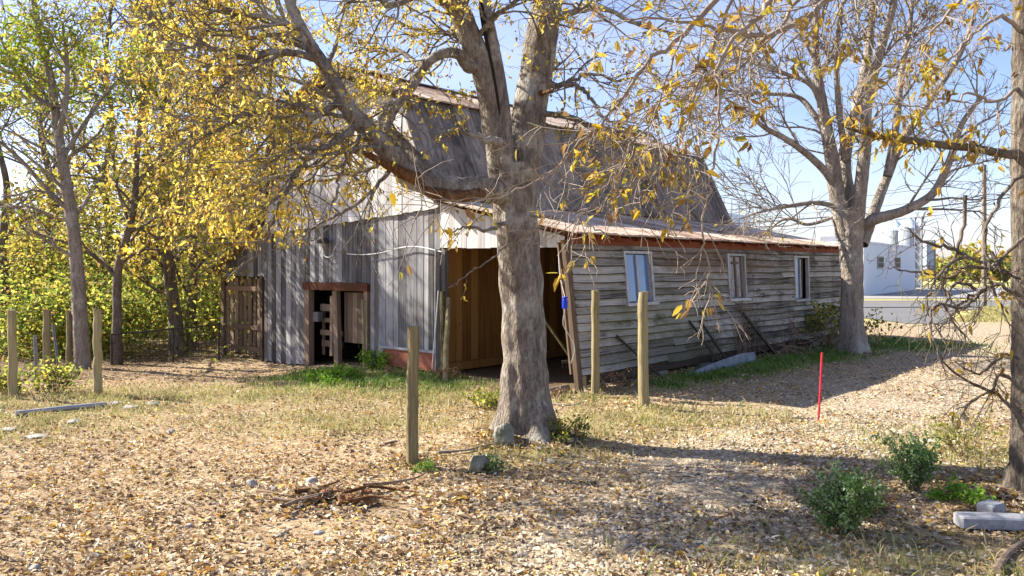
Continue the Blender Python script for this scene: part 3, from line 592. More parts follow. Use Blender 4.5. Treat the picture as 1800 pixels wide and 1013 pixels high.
# slatted gate of the far shed, with its posts and the boards over it
mb = MB(); vboards(mb, 9.76, 11.95, lambda q: 1.86, lambda q: 3.0 - (q - 9.75) * .435 - .02, .03, zj=.02); BP('shed_front', mb, M['grey_board'])
mb = MB(); gzb = lz(.1, 11)
mb_post = MB(); mb_post.beam((.08, 11.86, gzb - .1), (.08, 11.83, 2.0), .15, .14, .4, (1, 0, 0)); BP('shed_post', mb_post, M['gate_board'])
mb_post = MB(); mb_post.beam((.08, 9.93, gzb - .1), (.08, 9.95, 1.9), .12, .14, .2, (1, 0, 0)); BP('shed_post', mb_post, M['gate_board'])
s = 10.08
while s < 11.68:
    w_ = R.uniform(.13, .17); mb.box(.09, .112, s, s + w_, gzb + .12 + R.uniform(-.03, .03), 1.80 + R.uniform(-.03, .03), R.random()); s += w_ + R.uniform(.05, .08)
gate = BP('slatted_gate', mb, M['gate_board'])
for z in (gzb + .27, gzb + .82, 1.55): mb = MB(); mb.box(.06, .087, 10.02, 11.74, z - .06, z + .06, R.random()); mb.build('rail', M['gate_board'], gate)
mb = MB(); sideboards(mb, 12.0, lambda t: gzb, 1.93, .5, 2.5, (.05, .09)); BP('shed_side', mb, M['gate_board'])
# vines and dead creeper on the clapboard wall
R = random.Random(5)
for (t0, zmax, n, lab) in ((6.2, 2.55, 20, 'dead brown creeper climbing the clapboards around the boarded window'), (8.6, 1.5, 9, 'thin dead creeper low on the clapboards before the half open window'), (11.6, 2.2, 9, 'dead creeper on the clapboards at the pale tree end'), (4.6, 1.1, 5, 'few dead stems on the clapboards between the blue and the boarded window')):
    mb = MB(); lv = []; bo = BW(t0, -.1)
    for k in range(n):
        t = t0 + R.gauss(0, .3); pts = []; zt = zmax * R.uniform(.3, 1)
        for q in range(12):
            zz = zt * q / 11; t += R.gauss(0, .05); p2 = BW(t, lean(t, zz) - .06 - R.random() * .03, zz); pts.append(p2)
            if q > 2 and R.random() < .4: lv.append(p2)
        mb.tube(pts, [R.uniform(.004, .011) * (1 - .06 * q) for q in range(12)], 4)
    vw = empty('dead_vine', bo, lab, 'vine', 'dead creepers on the clapboard wall'); mb.build('stems', M['stick'], vw, bo); lv = np.array(lv)
    V, F = leafcards(np.repeat(lv, 2, 0) + RNG.normal(0, .04, (len(lv) * 2, 3)) + np.array([.03, -.03, 0]), .04 + .03 * RNG.random(len(lv) * 2)); mb = MB(); mb.np(V, F, np.repeat(RNG.random(len(F) // 2), 2)); mb.build('leaves', M['leaf_dead'], vw, bo)
# ------------------------------------------------------------------ trees
def nrm(v):
    l = math.sqrt(v[0] ** 2 + v[1] ** 2 + v[2] ** 2) + 1e-9; return (v[0] / l, v[1] / l, v[2] / l)
def smooth_path(pts, n=6):
    """Catmull-Rom through the given points"""
    P = [np.asarray(p, float) for p in pts]; P = [2 * P[0] - P[1]] + P + [2 * P[-1] - P[-2]]; out = []
    for i in range(1, len(P) - 2):
        for k in range(n):
            t = k / n; a, b, c, e = P[i - 1], P[i], P[i + 1], P[i + 2]
            out.append(.5 * ((2 * b) + (c - a) * t + (2 * a - 5 * b + 4 * c - e) * t * t + (3 * b - a - 3 * c + e) * t ** 3))
    out.append(P[-2]); return out
class Tree:
    def __init__(self, seed, wander=.22, trop=.03, ratio=(.62, .6, .55), nch=(5, 5, 4), segs=(6, 5, 4, 4), spread=(.6, 1.1), leafn=3, leaflv=2, twigr=.004):
        self.r = random.Random(seed); self.mb = MB(); self.lv = []; self.ld = []; self.prune = None; self.kink = 0.0
        self.wander, self.trop, self.ratio, self.nch, self.segs, self.spread, self.leafn, self.leaflv, self.twigr = wander, trop, ratio, nch, segs, spread, leafn, leaflv, twigr
    def limb(self, pts, rad, sides=14, n=6, rough=.0, flare=None):
        """a limb along control points; radii interpolated; knobbly surface"""
        P = smooth_path(pts, n); P = [p + np.array([self.r.gauss(0, 1) for _ in range(3)]) * self.kink * (0 if i < 2 else 1) for i, p in enumerate(P)]; R_ = np.interp(np.linspace(0, 1, len(P)), np.linspace(0, 1, len(rad)), rad)
        if rough <= 0: self.mb.tube(P, list(R_), sides); return P, R_
        P = np.array(P); T = np.gradient(P, axis=0); T /= np.linalg.norm(T, axis=1, keepdims=True)
        ref = np.zeros(3); ref[np.argmin(np.abs(P[-1] - P[0]))] = 1; U = np.cross(T, ref); U /= np.linalg.norm(U, axis=1, keepdims=True); Vv = np.cross(T, U)
        V = []
        for i, p in enumerate(P):
            for k in range(sides):
                a = 2 * math.pi * k / sides; dr = U[i] * math.cos(a) + Vv[i] * math.sin(a); q = p + dr * R_[i]
                f = 1 + rough * (mnoise.noise(Vector(q) * (1.6 / max(.12, R_[i] * 2.2)))) + rough * .5 * mnoise.noise((math.cos(a) * 3, math.sin(a) * 3, q[2] * 1.2))
                if flare: f *= flare(a, q[2])
                V.append(p + dr * R_[i] * f)
        i, j = np.meshgrid(np.arange(len(P) - 1), np.arange(sides), indexing='ij'); j2 = (j + 1) % sides
        self.mb.np(V, np.stack([i * sides + j, i * sides + j2, (i + 1) * sides + j2, (i + 1) * sides + j], -1).reshape(-1, 4), .5)
        return P, R_
    def grow(self, p, d, L, r0, lvl, maxlvl):
        R = self.r; n = self.segs[min(lvl, len(self.segs) - 1)]; st = L / n; pts = [p]; dirs = []
        for i in range(n):
            w = self.wander; d = nrm((d[0] + R.gauss(0, w), d[1] + R.gauss(0, w), d[2] + R.gauss(0, w) + self.trop)); p = (p[0] + d[0] * st, p[1] + d[1] * st, p[2] + d[2] * st); pts.append(p); dirs.append(d)
        r1 = max(self.twigr * .6, r0 * .35)
        self.mb.tube(pts, [r0 + (r1 - r0) * i / n for i in range(n + 1)], 8 if lvl == 0 else 5 if lvl == 1 else 3)
        if lvl < maxlvl:
            for c in range(self.nch[min(lvl, len(self.nch) - 1)]):
                f = R.uniform(.22, 1.0); i = min(int(f * n), n - 1); k = f * n - i; a, b = pts[i], pts[i + 1]; q = tuple(a[m] + (b[m] - a[m]) * k for m in range(3))
                self.child(q, dirs[i], L * self.ratio[min(lvl, len(self.ratio) - 1)] * (1.25 - .6 * f), max(self.twigr, (r0 + (r1 - r0) * f) * .6), lvl + 1, maxlvl)
        if lvl >= self.leaflv:
            for c in range(self.leafn if lvl == maxlvl else self.leafn // 2):
                i = R.randint(0, n - 1); a, b = pts[i], pts[i + 1]; k = R.random(); self.lv.append(tuple(a[m] + (b[m] - a[m]) * k for m in range(3))); self.ld.append(dirs[i])
    def child(self, q, d, L, r0, lvl, maxlvl):
        R = self.r
        if self.prune and self.prune(q): return
        a = R.uniform(*self.spread); v = nrm((R.gauss(0, 1), R.gauss(0, 1), R.gauss(0, 1))); dt = v[0] * d[0] + v[1] * d[1] + v[2] * d[2]
        pv = nrm((v[0] - d[0] * dt, v[1] - d[1] * dt, v[2] - d[2] * dt)); c, s = math.cos(a), math.sin(a)
        self.grow(q, nrm(tuple(d[m] * c + pv[m] * s for m in range(3))), L, r0, lvl, maxlvl)
    def sprout(self, P, R_, n, L, lvl=1, maxlvl=3, f0=.15, f1=1.0, rmax=.05, keep=None):
        for c in range(n):
            f = self.r.uniform(f0, f1); x = f * (len(P) - 1); i = min(int(x), len(P) - 2); k = x - i; q = tuple(np.array(P[i]) * (1 - k) + np.array(P[i + 1]) * k); d = nrm(tuple(np.array(P[i + 1]) - np.array(P[i])))
            if keep and not keep(q): continue
            self.child(q, d, L * self.r.uniform(.6, 1.15) * (1.15 - .4 * f), min(rmax, max(self.twigr * 1.5, R_[i] * .45)), lvl, maxlvl)
    def leaves(self, size, keep=None, down=.5, jit=.03, aspect=.45, cluster=1):
        P = np.array(self.lv); D = np.array(self.ld)
        if keep is not None: k = RNG.random(len(P)) < keep(P); P, D = P[k], D[k]
        if cluster > 1: m = RNG.integers(1, cluster + 2, len(P)); P = np.repeat(P, m, 0); D = np.repeat(D, m, 0)
        P = P + RNG.normal(0, jit, P.shape)
        V, F = leafcards(P, size[0] + (size[1] - size[0]) * RNG.random(len(P)), False, aspect, .5, down, D * .6)
        mb = MB(); rr = np.clip(RNG.random(len(P)), 0, .999); mb.np(V, F, np.repeat(rr, 2)); return mb, len(P)
NLEAF = {}
def finish(t, root, bark, leafm, size, keep=None, part='trunk', down=.5, jit=.03, aspect=.45, leafname='crown', cluster=1):
    o = np.array(root.location); t.mb.build(part, bark, root, o, smooth=True)
    mb, n = t.leaves(size, keep, down, jit, aspect, cluster)
    if n: mb.build(leafname, leafm, root, o)
    NLEAF[root.name] = n
Wm = lambda *a: [W(px, py, Y) for px, py, Y in a]
# ---- the big tree in the middle of the yard
b = G(925, 775); Y0 = 9.64
root = empty('yard_tree', b, 'big old shade tree with forked grey trunk and yellow leaves standing before the barn doorway', 'tree')
t = Tree(21, wander=.26, trop=-.005, ratio=(.66, .62, .6), nch=(5, 4, 3), leafn=5, leaflv=2, spread=(.5, 1.15), twigr=.0032)
def thin_main(q):
    px, py = CX + FPX * q[0] / q[1], HY - FPX * (q[2] - CAMH) / q[1]
    if py > 455 and px < 760: return True
    if 540 < px < 800: return t.r.random() < (.08 if py < 180 else .36 if py < 340 else .55 if py < 380 else .92)
    return py > 400 and t.r.random() < .6
t.prune = thin_main
def flare(a, z):
    k = math.exp(-max(0, z - .05) / .26); return 1 + k * (.22 + .30 * math.cos(3 * a + .6) + .26 * math.cos(5 * a + 2.1)) + .035 * math.cos(7 * a + 1 + z) + .03 * math.exp(-max(0, z) / 1.2) * math.cos(13 * a + 2 * z)
tp, tr = t.limb(Wm((930, 800, 9.62), (928, 770, 9.62), (924, 700, 9.62), (922, 620, 9.64), (918, 540, 9.66), (912, 460, 9.68), (907, 390, 9.7), (903, 340, 9.7), (902, 290, 9.7)), [.34, .32, .285, .262, .255, .252, .26, .275, .30], 56, 11, .11, flare)
lp, lr = t.limb(Wm((890, 350, 9.66), (880, 270, 9.6), (866, 190, 9.56), (845, 110, 9.5), (815, 40, 9.45), (790, -20, 9.4), (770, -90, 9.35)), [.19, .175, .155, .14, .135, .125, .11], 22, 8, .10)
sp_, sr = t.limb(Wm((893, 340, 9.55), (888, 260, 9.50), (880, 170, 9.50), (868, 90, 9.50), (855, 20, 9.5), (848, -40, 9.5)), [.13, .105, .095, .08, .07, .06], 14, 8, .12)
rp_, rr_ = t.limb(Wm((912, 350, 9.75), (918, 290, 9.8), (928, 220, 9.85), (942, 130, 9.9), (953, 60, 9.95), (965, -10, 10), (985, -100, 10.1)), [.22, .235, .225, .205, .20, .19, .16], 26, 8, .10)
mainl, mr = t.limb(Wm((900, 350, 9.6), (860, 332, 9.4), (815, 330, 9.2), (765, 328, 9.0), (722, 312, 8.85), (692, 278, 8.7), (655, 238, 8.6), (622, 205, 8.5), (598, 165, 8.45), (572, 120, 8.4), (540, 70, 8.4), (512, 10, 8.4), (500, -50, 8.4)), [.15, .145, .13, .13, .138, .12, .105, .092, .08, .072, .065, .055, .045], 26, 10, .24)
sec, s2 = t.limb(Wm((770, 325, 9.0), (740, 290, 9.05), (715, 262, 9.15), (690, 236, 9.25), (665, 222, 9.35), (640, 215, 9.45), (600, 235, 9.5), (560, 238, 9.6), (520, 250, 9.7)), [.10, .085, .08, .07, .06, .052, .045, .04, .03], 12, 7, .12)
arc, ar = t.limb(Wm((842, 118, 9.5), (822, 116, 9.35), (806, 96, 9.25), (780, 94, 9.15), (750, 112, 9.1), (728, 148, 9.05), (700, 182, 9.0), (684, 212, 8.95), (676, 240, 8.9)), [.085, .075, .065, .058, .055, .05, .05, .048, .04], 12, 7, .12)
more = []
for pts, rad in (
    (Wm((720, 155, 9.05), (680, 190, 8.8), (660, 230, 8.5), (610, 260, 8.3), (560, 300, 8.2), (510, 350, 8.1)), [.03, .024, .018, .014, .01, .006]),
    (Wm((635, 215, 8.5), (590, 250, 8.2), (545, 275, 8.0), (510, 320, 7.9), (485, 380, 7.8), (455, 440, 7.8), (400, 490, 7.8)), [.045, .036, .03, .025, .02, .015, .008]),
    (Wm((600, 170, 8.45), (560, 200, 8.3), (500, 210, 8.1), (430, 200, 8.0), (350, 215, 7.8), (280, 250, 7.6)), [.05, .04, .032, .026, .02, .01]),
    (Wm((560, 105, 8.4), (500, 90, 8.2), (430, 100, 8.1), (360, 80, 8.0), (290, 90, 7.9)), [.045, .035, .028, .02, .01]),
    (Wm((530, 55, 8.4), (470, 30, 8.3), (400, 20, 8.3), (320, -20, 8.2)), [.04, .03, .022, .01]),
    (Wm((610, 240, 9.5), (550, 290, 9.3), (500, 310, 9.1), (430, 330, 9.0), (370, 370, 8.9)), [.03, .025, .02, .014, .007]),
    (Wm((560, 238, 9.6), (480, 235, 9.8), (400, 195, 10), (330, 190, 10.2)), [.03, .022, .016, .008]),
    (Wm((700, 275, 8.7), (660, 330, 8.5), (610, 370, 8.4), (560, 395, 8.3), (500, 440, 8.2)), [.03, .022, .017, .012, .006]),
    (Wm((640, 225, 8.55), (600, 300, 8.2), (590, 350, 8.1), (560, 410, 8.0)), [.025, .018, .012, .006]),
    (Wm((958, 145, 9.8), (985, 150, 9.7), (1015, 150, 9.6), (1040, 175, 9.5), (1065, 210, 9.4), (1110, 230, 9.3)), [.05, .035, .028, .022, .016, .008]),
    (Wm((985, 150, 9.7), (1040, 130, 9.9), (1090, 140, 10.1), (1150, 120, 10.3)), [.025, .02, .014, .007]),
    (Wm((955, 200, 9.8), (1000, 205, 9.4), (1060, 230, 9.1), (1130, 235, 8.9), (1180, 270, 8.8)), [.04, .03, .024, .016, .008]),
    (Wm((965, 40, 9.95), (1010, 20, 9.8), (1070, 20, 9.6), (1140, 50, 9.5), (1210, 60, 9.4)), [.05, .04, .03, .02, .008]),
    (Wm((845, 60, 9.45), (880, 20, 9.3), (930, -10, 9.2), (990, -30, 9.0)), [.04, .03, .02, .01]),
    (Wm((800, 10, 9.45), (740, -10, 9.3), (690, 10, 9.1), (640, -10, 9.0), (590, 30, 8.9)), [.06, .045, .03, .02, .01]),
    (Wm((893, 390, 9.4), (860, 405, 9.0), (820, 400, 8.8), (790, 412, 8.7)), [.03, .02, .014, .007]),
    (Wm((880, 250, 9.35), (840, 240, 9.1), (800, 230, 9.0), (770, 245, 8.9)), [.05, .035, .02, .01]),
    (Wm((890, 430, 9.4), (870, 450, 9.1), (830, 475, 8.8), (800, 500, 8.7), (790, 508, 8.7)), [.012, .01, .008, .006, .004]),
    (Wm((935, 380, 9.5), (985, 385, 9.2), (1040, 400, 9.0), (1080, 420, 8.9)), [.02, .015, .01, .006]),
    (Wm((690, 236, 9.25), (620, 190, 9.5), (540, 150, 9.7), (460, 130, 9.9), (390, 140, 10.1)), [.045, .036, .028, .018, .008]),
    (Wm((655, 225, 9.4), (610, 180, 9.6), (570, 130, 9.8), (540, 70, 9.9), (500, 20, 10)), [.04, .032, .025, .018, .008]),
    (Wm((715, 262, 9.15), (680, 285, 9.4), (640, 300, 9.6), (580, 315, 9.8), (500, 330, 10), (430, 360, 10.2)), [.035, .03, .024, .018, .012, .006]),
    (Wm((745, 120, 9.1), (700, 90, 9.5), (660, 90, 9.8), (610, 60, 10.1)), [.035, .028, .02, .008]),
    (Wm((840, 90, 9.5), (790, 60, 9.9), (730, 50, 10.2), (660, 20, 10.5)), [.045, .035, .025, .01])):
    t.kink = .012; P, R_ = t.limb(pts, rad, 7, 6); t.kink = 0; more.append((P, R_))
for P, R_ in more[:9]: t.sprout(P, R_, 22, 1.15, 1, 3, .1, 1.0, .022)
for P, R_ in more[9:13]: t.sprout(P, R_, 11, .85, 1, 3, .15, 1.0, .016)
for P, R_ in more[13:15]: t.sprout(P, R_, 12, 1.0, 1, 3, .1, 1.0, .018)
for P, R_ in (more[15], more[16]): t.sprout(P, R_, 8, .6, 2, 3, .3, 1.0, .01)
for P, R_ in (more[17], more[18]): t.sprout(P, R_, 7, .3, 3, 3, .2, 1.0, .005)
for P, R_ in more[19:]: t.sprout(P, R_, 9, 1.0, 1, 3, .1, 1.0, .018)
t.sprout(mainl, mr, 14, 1.2, 1, 3, .45, 1, .03); t.sprout(sec, s2, 14, .9, 1, 3, .3, 1, .016); t.sprout(arc, ar, 20, .9, 1, 3, .15, 1, .012)
t.sprout(lp, lr, 9, 1.0, 1, 3, .4, 1, .02); t.sprout(rp_, rr_, 12, 1.0, 1, 3, .4, 1, .02); t.sprout(sp_, sr, 4, .7, 2, 3, .6, 1, .012)
def keep_main(P):
    px = CX + P[:, 0] / P[:, 1] * FPX; z = P[:, 2]
    py = HY - FPX * (z - CAMH) / P[:, 1]
    k = np.where(px < 540, np.where((px < 380) & (py < 300), .66, .86), np.where(px < 860, 1.05, .5)); k = np.where(px > 1000, .4, k)
    return k * np.where((py > 440) & (px < 760), .12, np.where((py > 380) & (px > 540) & (px < 760), .4, 1.0))
finish(t, root, M['bark_main'], M['leaf_main'], (.036, .078), lambda P: keep_main(P) * .55, down=.8, jit=.022, cluster=2)
# parts of the big tree: the black split in the stem and the torn orange limb
mb = MB(); P = smooth_path(Wm((843, -10, 9.42), (851, 50, 9.42), (861, 100, 9.415), (871, 150, 9.41), (879, 200, 9.415), (886, 260, 9.42), (890, 330, 9.43)), 6)
mb.tube(P, [.016, .022, .028, .03, .03, .028, .026, .024, .022, .02, .02, .018, .018] + [.015] * (len(P) - 13), 8); mb.build('hollow_split', M['hollow'], root, b)
tt = Tree(3); tt.limb(Wm((735, 316, 8.72), (705, 303, 8.6), (672, 285, 8.5), (645, 272, 8.45), (622, 266, 8.42), (612, 264, 8.4)), [.075, .06, .045, .035, .028, .01], 10, 6, .3); tt.mb.build('torn_limb', M['bark_rust'], root, b, smooth=True)
tt = Tree(4); tt.limb(Wm((850, 338, 9.22), (815, 345, 9.05), (770, 342, 8.88), (735, 330, 8.76)), [.05, .068, .06, .03], 10, 8, .45); tt.mb.build('bare_wood_patch', M['bark_rust'], root, b, smooth=True)
mb = MB(); mb.tube(smooth_path(Wm((948, 165, 9.75), (958, 163, 9.62), (968, 160, 9.55), (974, 157, 9.5)), 3), [.05, .04, .03, .025, .025, .02, .02, .02, .015, .01], 8); mb.build('stub', M['bark_rust'], root, b, smooth=True)
# ---- the pale many-stemmed tree at the end of the lean-to
b = G(1497, 620); Yb = b[1]
root = empty('pale_tree', b, 'nearly bare pale many stemmed tree at the road end of the clapboard lean-to', 'tree')
t = Tree(33, wander=.2, trop=.03, ratio=(.6, .6, .55), nch=(6, 6, 4), leafn=2, leaflv=2, spread=(.45, 1.0), twigr=.008)
fl2 = lambda a, z: 1 + math.exp(-max(0, z) / .3) * (.28 + .2 * math.cos(4 * a + 1)) + .03 * math.cos(5 * a)
t.limb(Wm((1500, 640, Yb), (1499, 615, Yb), (1497, 560, Yb), (1498, 500, Yb), (1496, 440, Yb), (1492, 400, Yb), (1490, 370, Yb)), [.33, .305, .262, .25, .268, .30, .30], 30, 8, .08, fl2)
stems = [(((1487, 420), (1474, 360), (1464, 290), (1452, 220), (1440, 150), (1432, 70), (1440, -30)), [.28, .25, .21, .17, .14, .12, .09], 0),
         (((1495, 420), (1492, 350), (1486, 280), (1505, 190), (1525, 100), (1535, 0), (1540, -60)), [.24, .2, .17, .15, .13, .11, .08], .3),
         (((1503, 420), (1510, 350), (1520, 270), (1525, 180), (1545, 100), (1568, 20), (1580, -50)), [.24, .21, .18, .15, .13, .10, .07], -.4),
         (((1515, 430), (1535, 375), (1560, 310), (1590, 240), (1640, 170), (1690, 90), (1720, 0)), [.2, .17, .14, .12, .10, .08, .05], .5),
         (((1520, 395), (1540, 385), (1590, 370), (1640, 340), (1670, 280), (1690, 220), (1725, 170)), [.17, .17, .14, .12, .10, .08, .05], -.5),
         (((1470, 330), (1440, 290), (1390, 250), (1345, 225), (1310, 195), (1270, 170)), [.12, .11, .09, .07, .05, .03], -.6),
         (((1458, 250), (1430, 200), (1400, 170), (1340, 165), (1290, 160), (1240, 155)), [.10, .09, .07, .055, .04, .02], .4),
         (((1448, 200), (1425, 150), (1380, 130), (1330, 110), (1290, 100)), [.08, .07, .06, .04, .02], -.3),
         (((1485, 370), (1440, 357), (1390, 362), (1340, 372), (1300, 385)), [.09, .075, .06, .04, .02], -.4),
         (((1470, 380), (1420, 395), (1380, 385), (1335, 420), (1310, 450)), [.06, .05, .04, .03, .01], .3),
         (((1560, 310), (1575, 220), (1585, 130), (1600, 40), (1605, -30)), [.13, .11, .09, .07, .05], .2),
         (((1486, 280), (1475, 190), (1470, 100), (1480, 10)), [.10, .09, .08, .06], -.5)]
for pts, rad, dy in stems:
    n = len(pts); P, R_ = t.limb([W(px, py, Yb + dy * i / 2) for i, (px, py) in enumerate(pts)], [q * .8 for q in rad], 12, 6, .10)
    t.sprout(P, R_, 12, 1.8, 1, 3, .3, 1.0, .035)
finish(t, root, M['bark_pale'], M['leaf_amber'], (.08, .15), lambda P: np.where(P[:, 2] > 7.0, .30, .02), down=.8)
# ---- the vine-covered tree at the edge, whose limbs hang over the drive
b = G(1806, 872); Yb = b[1]
root = empty('ivy_hung_tree', b, 'rough dark trunk with amber leaves and a long level limb reaching over the drive', 'tree')
t = Tree(44, wander=.2, trop=-.05, ratio=(.6, .6, .55), nch=(4, 4, 3), leafn=2, leaflv=2, spread=(.4, 1.1), twigr=.003)
fl3 = lambda a, z: 1 + math.exp(-max(0, z) / .35) * (.35 + .3 * math.cos(3 * a + 2.6) + .15 * math.cos(5 * a))
tp, tr = t.limb([W(px, py, Yb) for px, py in ((1815, 905), (1812, 870), (1806, 780), (1802, 680), (1800, 560), (1799, 440), (1797, 300), (1798, 160), (1800, 20), (1806, -120), (1800, -260))], [.19, .165, .125, .105, .10, .095, .095, .095, .09, .085, .07], 26, 8, .16, fl3)
lev, le = t.limb(Wm((1797, 270, Yb), (1765, 270, Yb - .1), (1720, 262, Yb - .25), (1670, 256, Yb - .4), (1620, 250, Yb - .5), (1570, 242, Yb - .6), (1530, 236, Yb - .7), (1490, 226, Yb - .8)), [.05, .042, .038, .035, .034, .03, .024, .01], 12, 7, .25)
t.sprout(lev, le, 26, .38, 2, 3, .1, 1, .008)
main_t = t; t = Tree(45, wander=.2, trop=-.06, ratio=(.6, .6, .55), nch=(5, 4, 3), leafn=2, leaflv=2, spread=(.4, 1.1), twigr=.003); t.kink = .011; over = []
for pts, rad in (
    (Wm((1800, -150, Yb), (1700, -170, 6.6), (1560, -140, 6.0), (1420, -90, 5.6), (1300, -30, 5.4), (1200, 60, 5.3), (1140, 110, 5.2), (1090, 180, 5.2), (1030, 240, 5.15), (960, 305, 5.1), (880, 345, 5.0), (800, 360, 5.0), (740, 366, 5.0)), [.07, .06, .05, .042, .034, .026, .018, .014, .011, .009, .007, .005, .003]),
    (Wm((1800, -180, Yb), (1720, -220, 6.2), (1600, -200, 5.6), (1480, -120, 5.2), (1390, -40, 5.0), (1330, 30, 4.9), (1270, 90, 4.8), (1262, 160, 4.8), (1258, 250, 4.8), (1246, 330, 4.8), (1238, 400, 4.8), (1244, 470, 4.8), (1248, 525, 4.8)), [.07, .06, .05, .04, .03, .022, .016, .012, .011, .010, .009, .006, .003]),
    (Wm((1800, -120, Yb), (1700, -90, 6.4), (1600, -70, 6.0), (1500, -30, 5.7), (1420, 30, 5.5), (1340, 60, 5.4), (1290, 60, 5.3), (1200, 40, 5.2), (1100, 30, 5.2)), [.06, .05, .045, .035, .03, .025, .02, .014, .006]),
    (Wm((1560, -140, 6.0), (1460, -60, 5.9), (1390, 20, 5.8), (1320, 100, 5.7), (1250, 150, 5.6), (1180, 160, 5.5), (1110, 230, 5.5)), [.03, .026, .02, .016, .012, .008, .004]),
    (Wm((1300, -30, 5.4), (1240, 120, 5.2), (1200, 220, 5.1), (1160, 300, 5.0), (1120, 370, 5.0)), [.016, .012, .009, .006, .003]),
    (Wm((1200, 60, 5.3), (1160, 180, 5.0), (1110, 260, 4.9), (1060, 330, 4.85), (1010, 400, 4.8)), [.012, .010, .008, .005, .003]),
    (Wm((1800, -100, Yb), (1740, -60, 6.8), (1690, 0, 6.5), (1640, 60, 6.3), (1600, 120, 6.2)), [.04, .03, .022, .014, .005]),
    (Wm((1798, 60, Yb), (1760, 30, 7.0), (1710, 60, 6.8), (1660, 110, 6.7), (1610, 130, 6.6)), [.03, .024, .016, .01, .004]),
    (Wm((1797, 150, Yb), (1750, 180, 7.1), (1700, 165, 7.0), (1640, 190, 6.9), (1560, 180, 6.8)), [.028, .02, .014, .008, .004])):
    P, R_ = t.limb(pts, [q * .72 for q in rad], 7, 6); over.append((P, R_))
vis = lambda q: True
t.sprout(*over[0], 36, .6, 2, 3, .38, 1, .006); t.sprout(*over[1], 26, .42, 2, 3, .35, 1, .006); t.sprout(*over[2], 24, .75, 1, 3, .3, 1, .010); t.sprout(*over[3], 16, .7, 1, 3, .2, 1, .008)
t.sprout(*over[4], 30, .6, 2, 3, .2, 1, .005); t.sprout(*over[5], 30, .6, 2, 3, .2, 1, .005)
for q in over[6:]: t.sprout(*q, 9, .6, 1, 3, .2, 1, .008)
t.mb.build('hanging_branches', M['twig_pale'], root, b, smooth=True); main_t.lv += t.lv; main_t.ld += t.ld; t = main_t; t.kink = .008
# tangle of drooping vines before the road
for pts in (((1798, 300), (1770, 330), (1745, 400), (1735, 450), (1742, 500), (1760, 545), (1790, 590)), ((1800, 420), (1770, 450), (1740, 470), (1700, 450), (1660, 470), (1640, 520), (1640, 560), (1665, 600), (1680, 640)),
            ((1800, 520), (1760, 500), (1720, 510), (1690, 545), (1650, 540), (1630, 570), (1645, 620), (1660, 640)), ((1720, 510), (1680, 500), (1660, 530), (1680, 560), (1690, 600), (1685, 640)), ((1742, 500), (1700, 520), (1670, 560), (1650, 580)),
            ((1800, 640), (1760, 620), (1720, 650), (1680, 640)), ((1740, 470), (1690, 470), (1660, 490), (1610, 480), (1560, 470)), ((1700, 450), (1660, 440), (1620, 420), (1590, 400)), ((1800, 690), (1770, 660), (1735, 690), (1690, 720)),
            ((1735, 450), (1760, 480), (1790, 490), (1800, 500)), ((1797, 760), (1760, 700), (1720, 680), (1670, 650), (1640, 600)), ((1700, 350), (1690, 420), (1665, 480), (1655, 520), (1690, 560))):
    off = t.r.uniform(-.7, .2); n = len(pts)
    P, R_ = t.limb([W(px + t.r.gauss(0, 4), py + t.r.gauss(0, 4), 6.6 + off * (i / n)) for i, (px, py) in enumerate(pts)], [.016, .014, .012, .009, .004], 6, 6)
    lv0 = len(t.lv); t.sprout(P, R_, 9, .42, 2, 3, .1, 1, .005); 
    k = [i for i in range(lv0, len(t.lv)) if t.r.random() < .16]; t.lv[lv0:] = [t.lv[i] for i in k]; t.ld[lv0:] = [t.ld[i] for i in k]
def keep_edge(P): return np.where(P[:, 2] > 2.9, .42, np.where(P[:, 0] / P[:, 1] > .45, .6, .26)) * np.where(P[:, 0] / P[:, 1] < .06, .45, 1.0)
for k in range(150):
    z = t.r.uniform(1.6, 4.8); a = t.r.uniform(0, 6.28); i = int(np.argmin(np.abs(tp[:, 2] - z))); t.lv.append(tuple(tp[i] + np.array([math.cos(a), math.sin(a), 0]) * (tr[i] + .03))); t.ld.append((0, 0, -1))
for k in range(170):
    i = t.r.randint(6, len(lev) - 1); t.lv.append(tuple(np.array(lev[i]) + np.array([t.r.gauss(0, .04), t.r.gauss(0, .04), t.r.gauss(0, .05)]))); t.ld.append((t.r.gauss(0, 1), 0, -1))
finish(t, root, M['bark_edge'], M['leaf_amber'], (.04, .105), lambda P: keep_edge(P) * .42, down=.9, aspect=.42, jit=.02, cluster=3)
# ---- the trees of the wood beyond the yard
GRP = 'trees of the wood beside the barn'
def wood_tree(name, label, pts, rad, seed, nl, L, leafm, size, bark='bark_wood', keep=None, extra=(), trop=.03, leafn=8, f0=.25, nch=(5, 5, 4)):
    root = empty(name, pts[0], label, 'tree', GRP); t = Tree(seed, wander=.24, trop=trop, nch=nch, leafn=leafn, leaflv=2, spread=(.5, 1.15), twigr=.009)
    P, R_ = t.limb([np.array(pts[0]) - [0, 0, .15]] + list(pts[1:]), rad, 12, 6, .1); t.sprout(P, R_, nl, L, 1, 3, f0, 1, .05)
    for ep, er, en in extra:
        P, R_ = t.limb(ep, er, 8, 6, .1); t.sprout(P, R_, en, L * .8, 1, 3, .25, 1, .04)
    finish(t, root, M[bark], leafm, size, keep, down=.5, jit=.12, aspect=.6)
def col(px, pts, Y):
    return [gp((px - CX) / FPX * Y, Y)] + [W(a, b_, Y + dy) for a, b_, dy in pts]
YL = 18.6
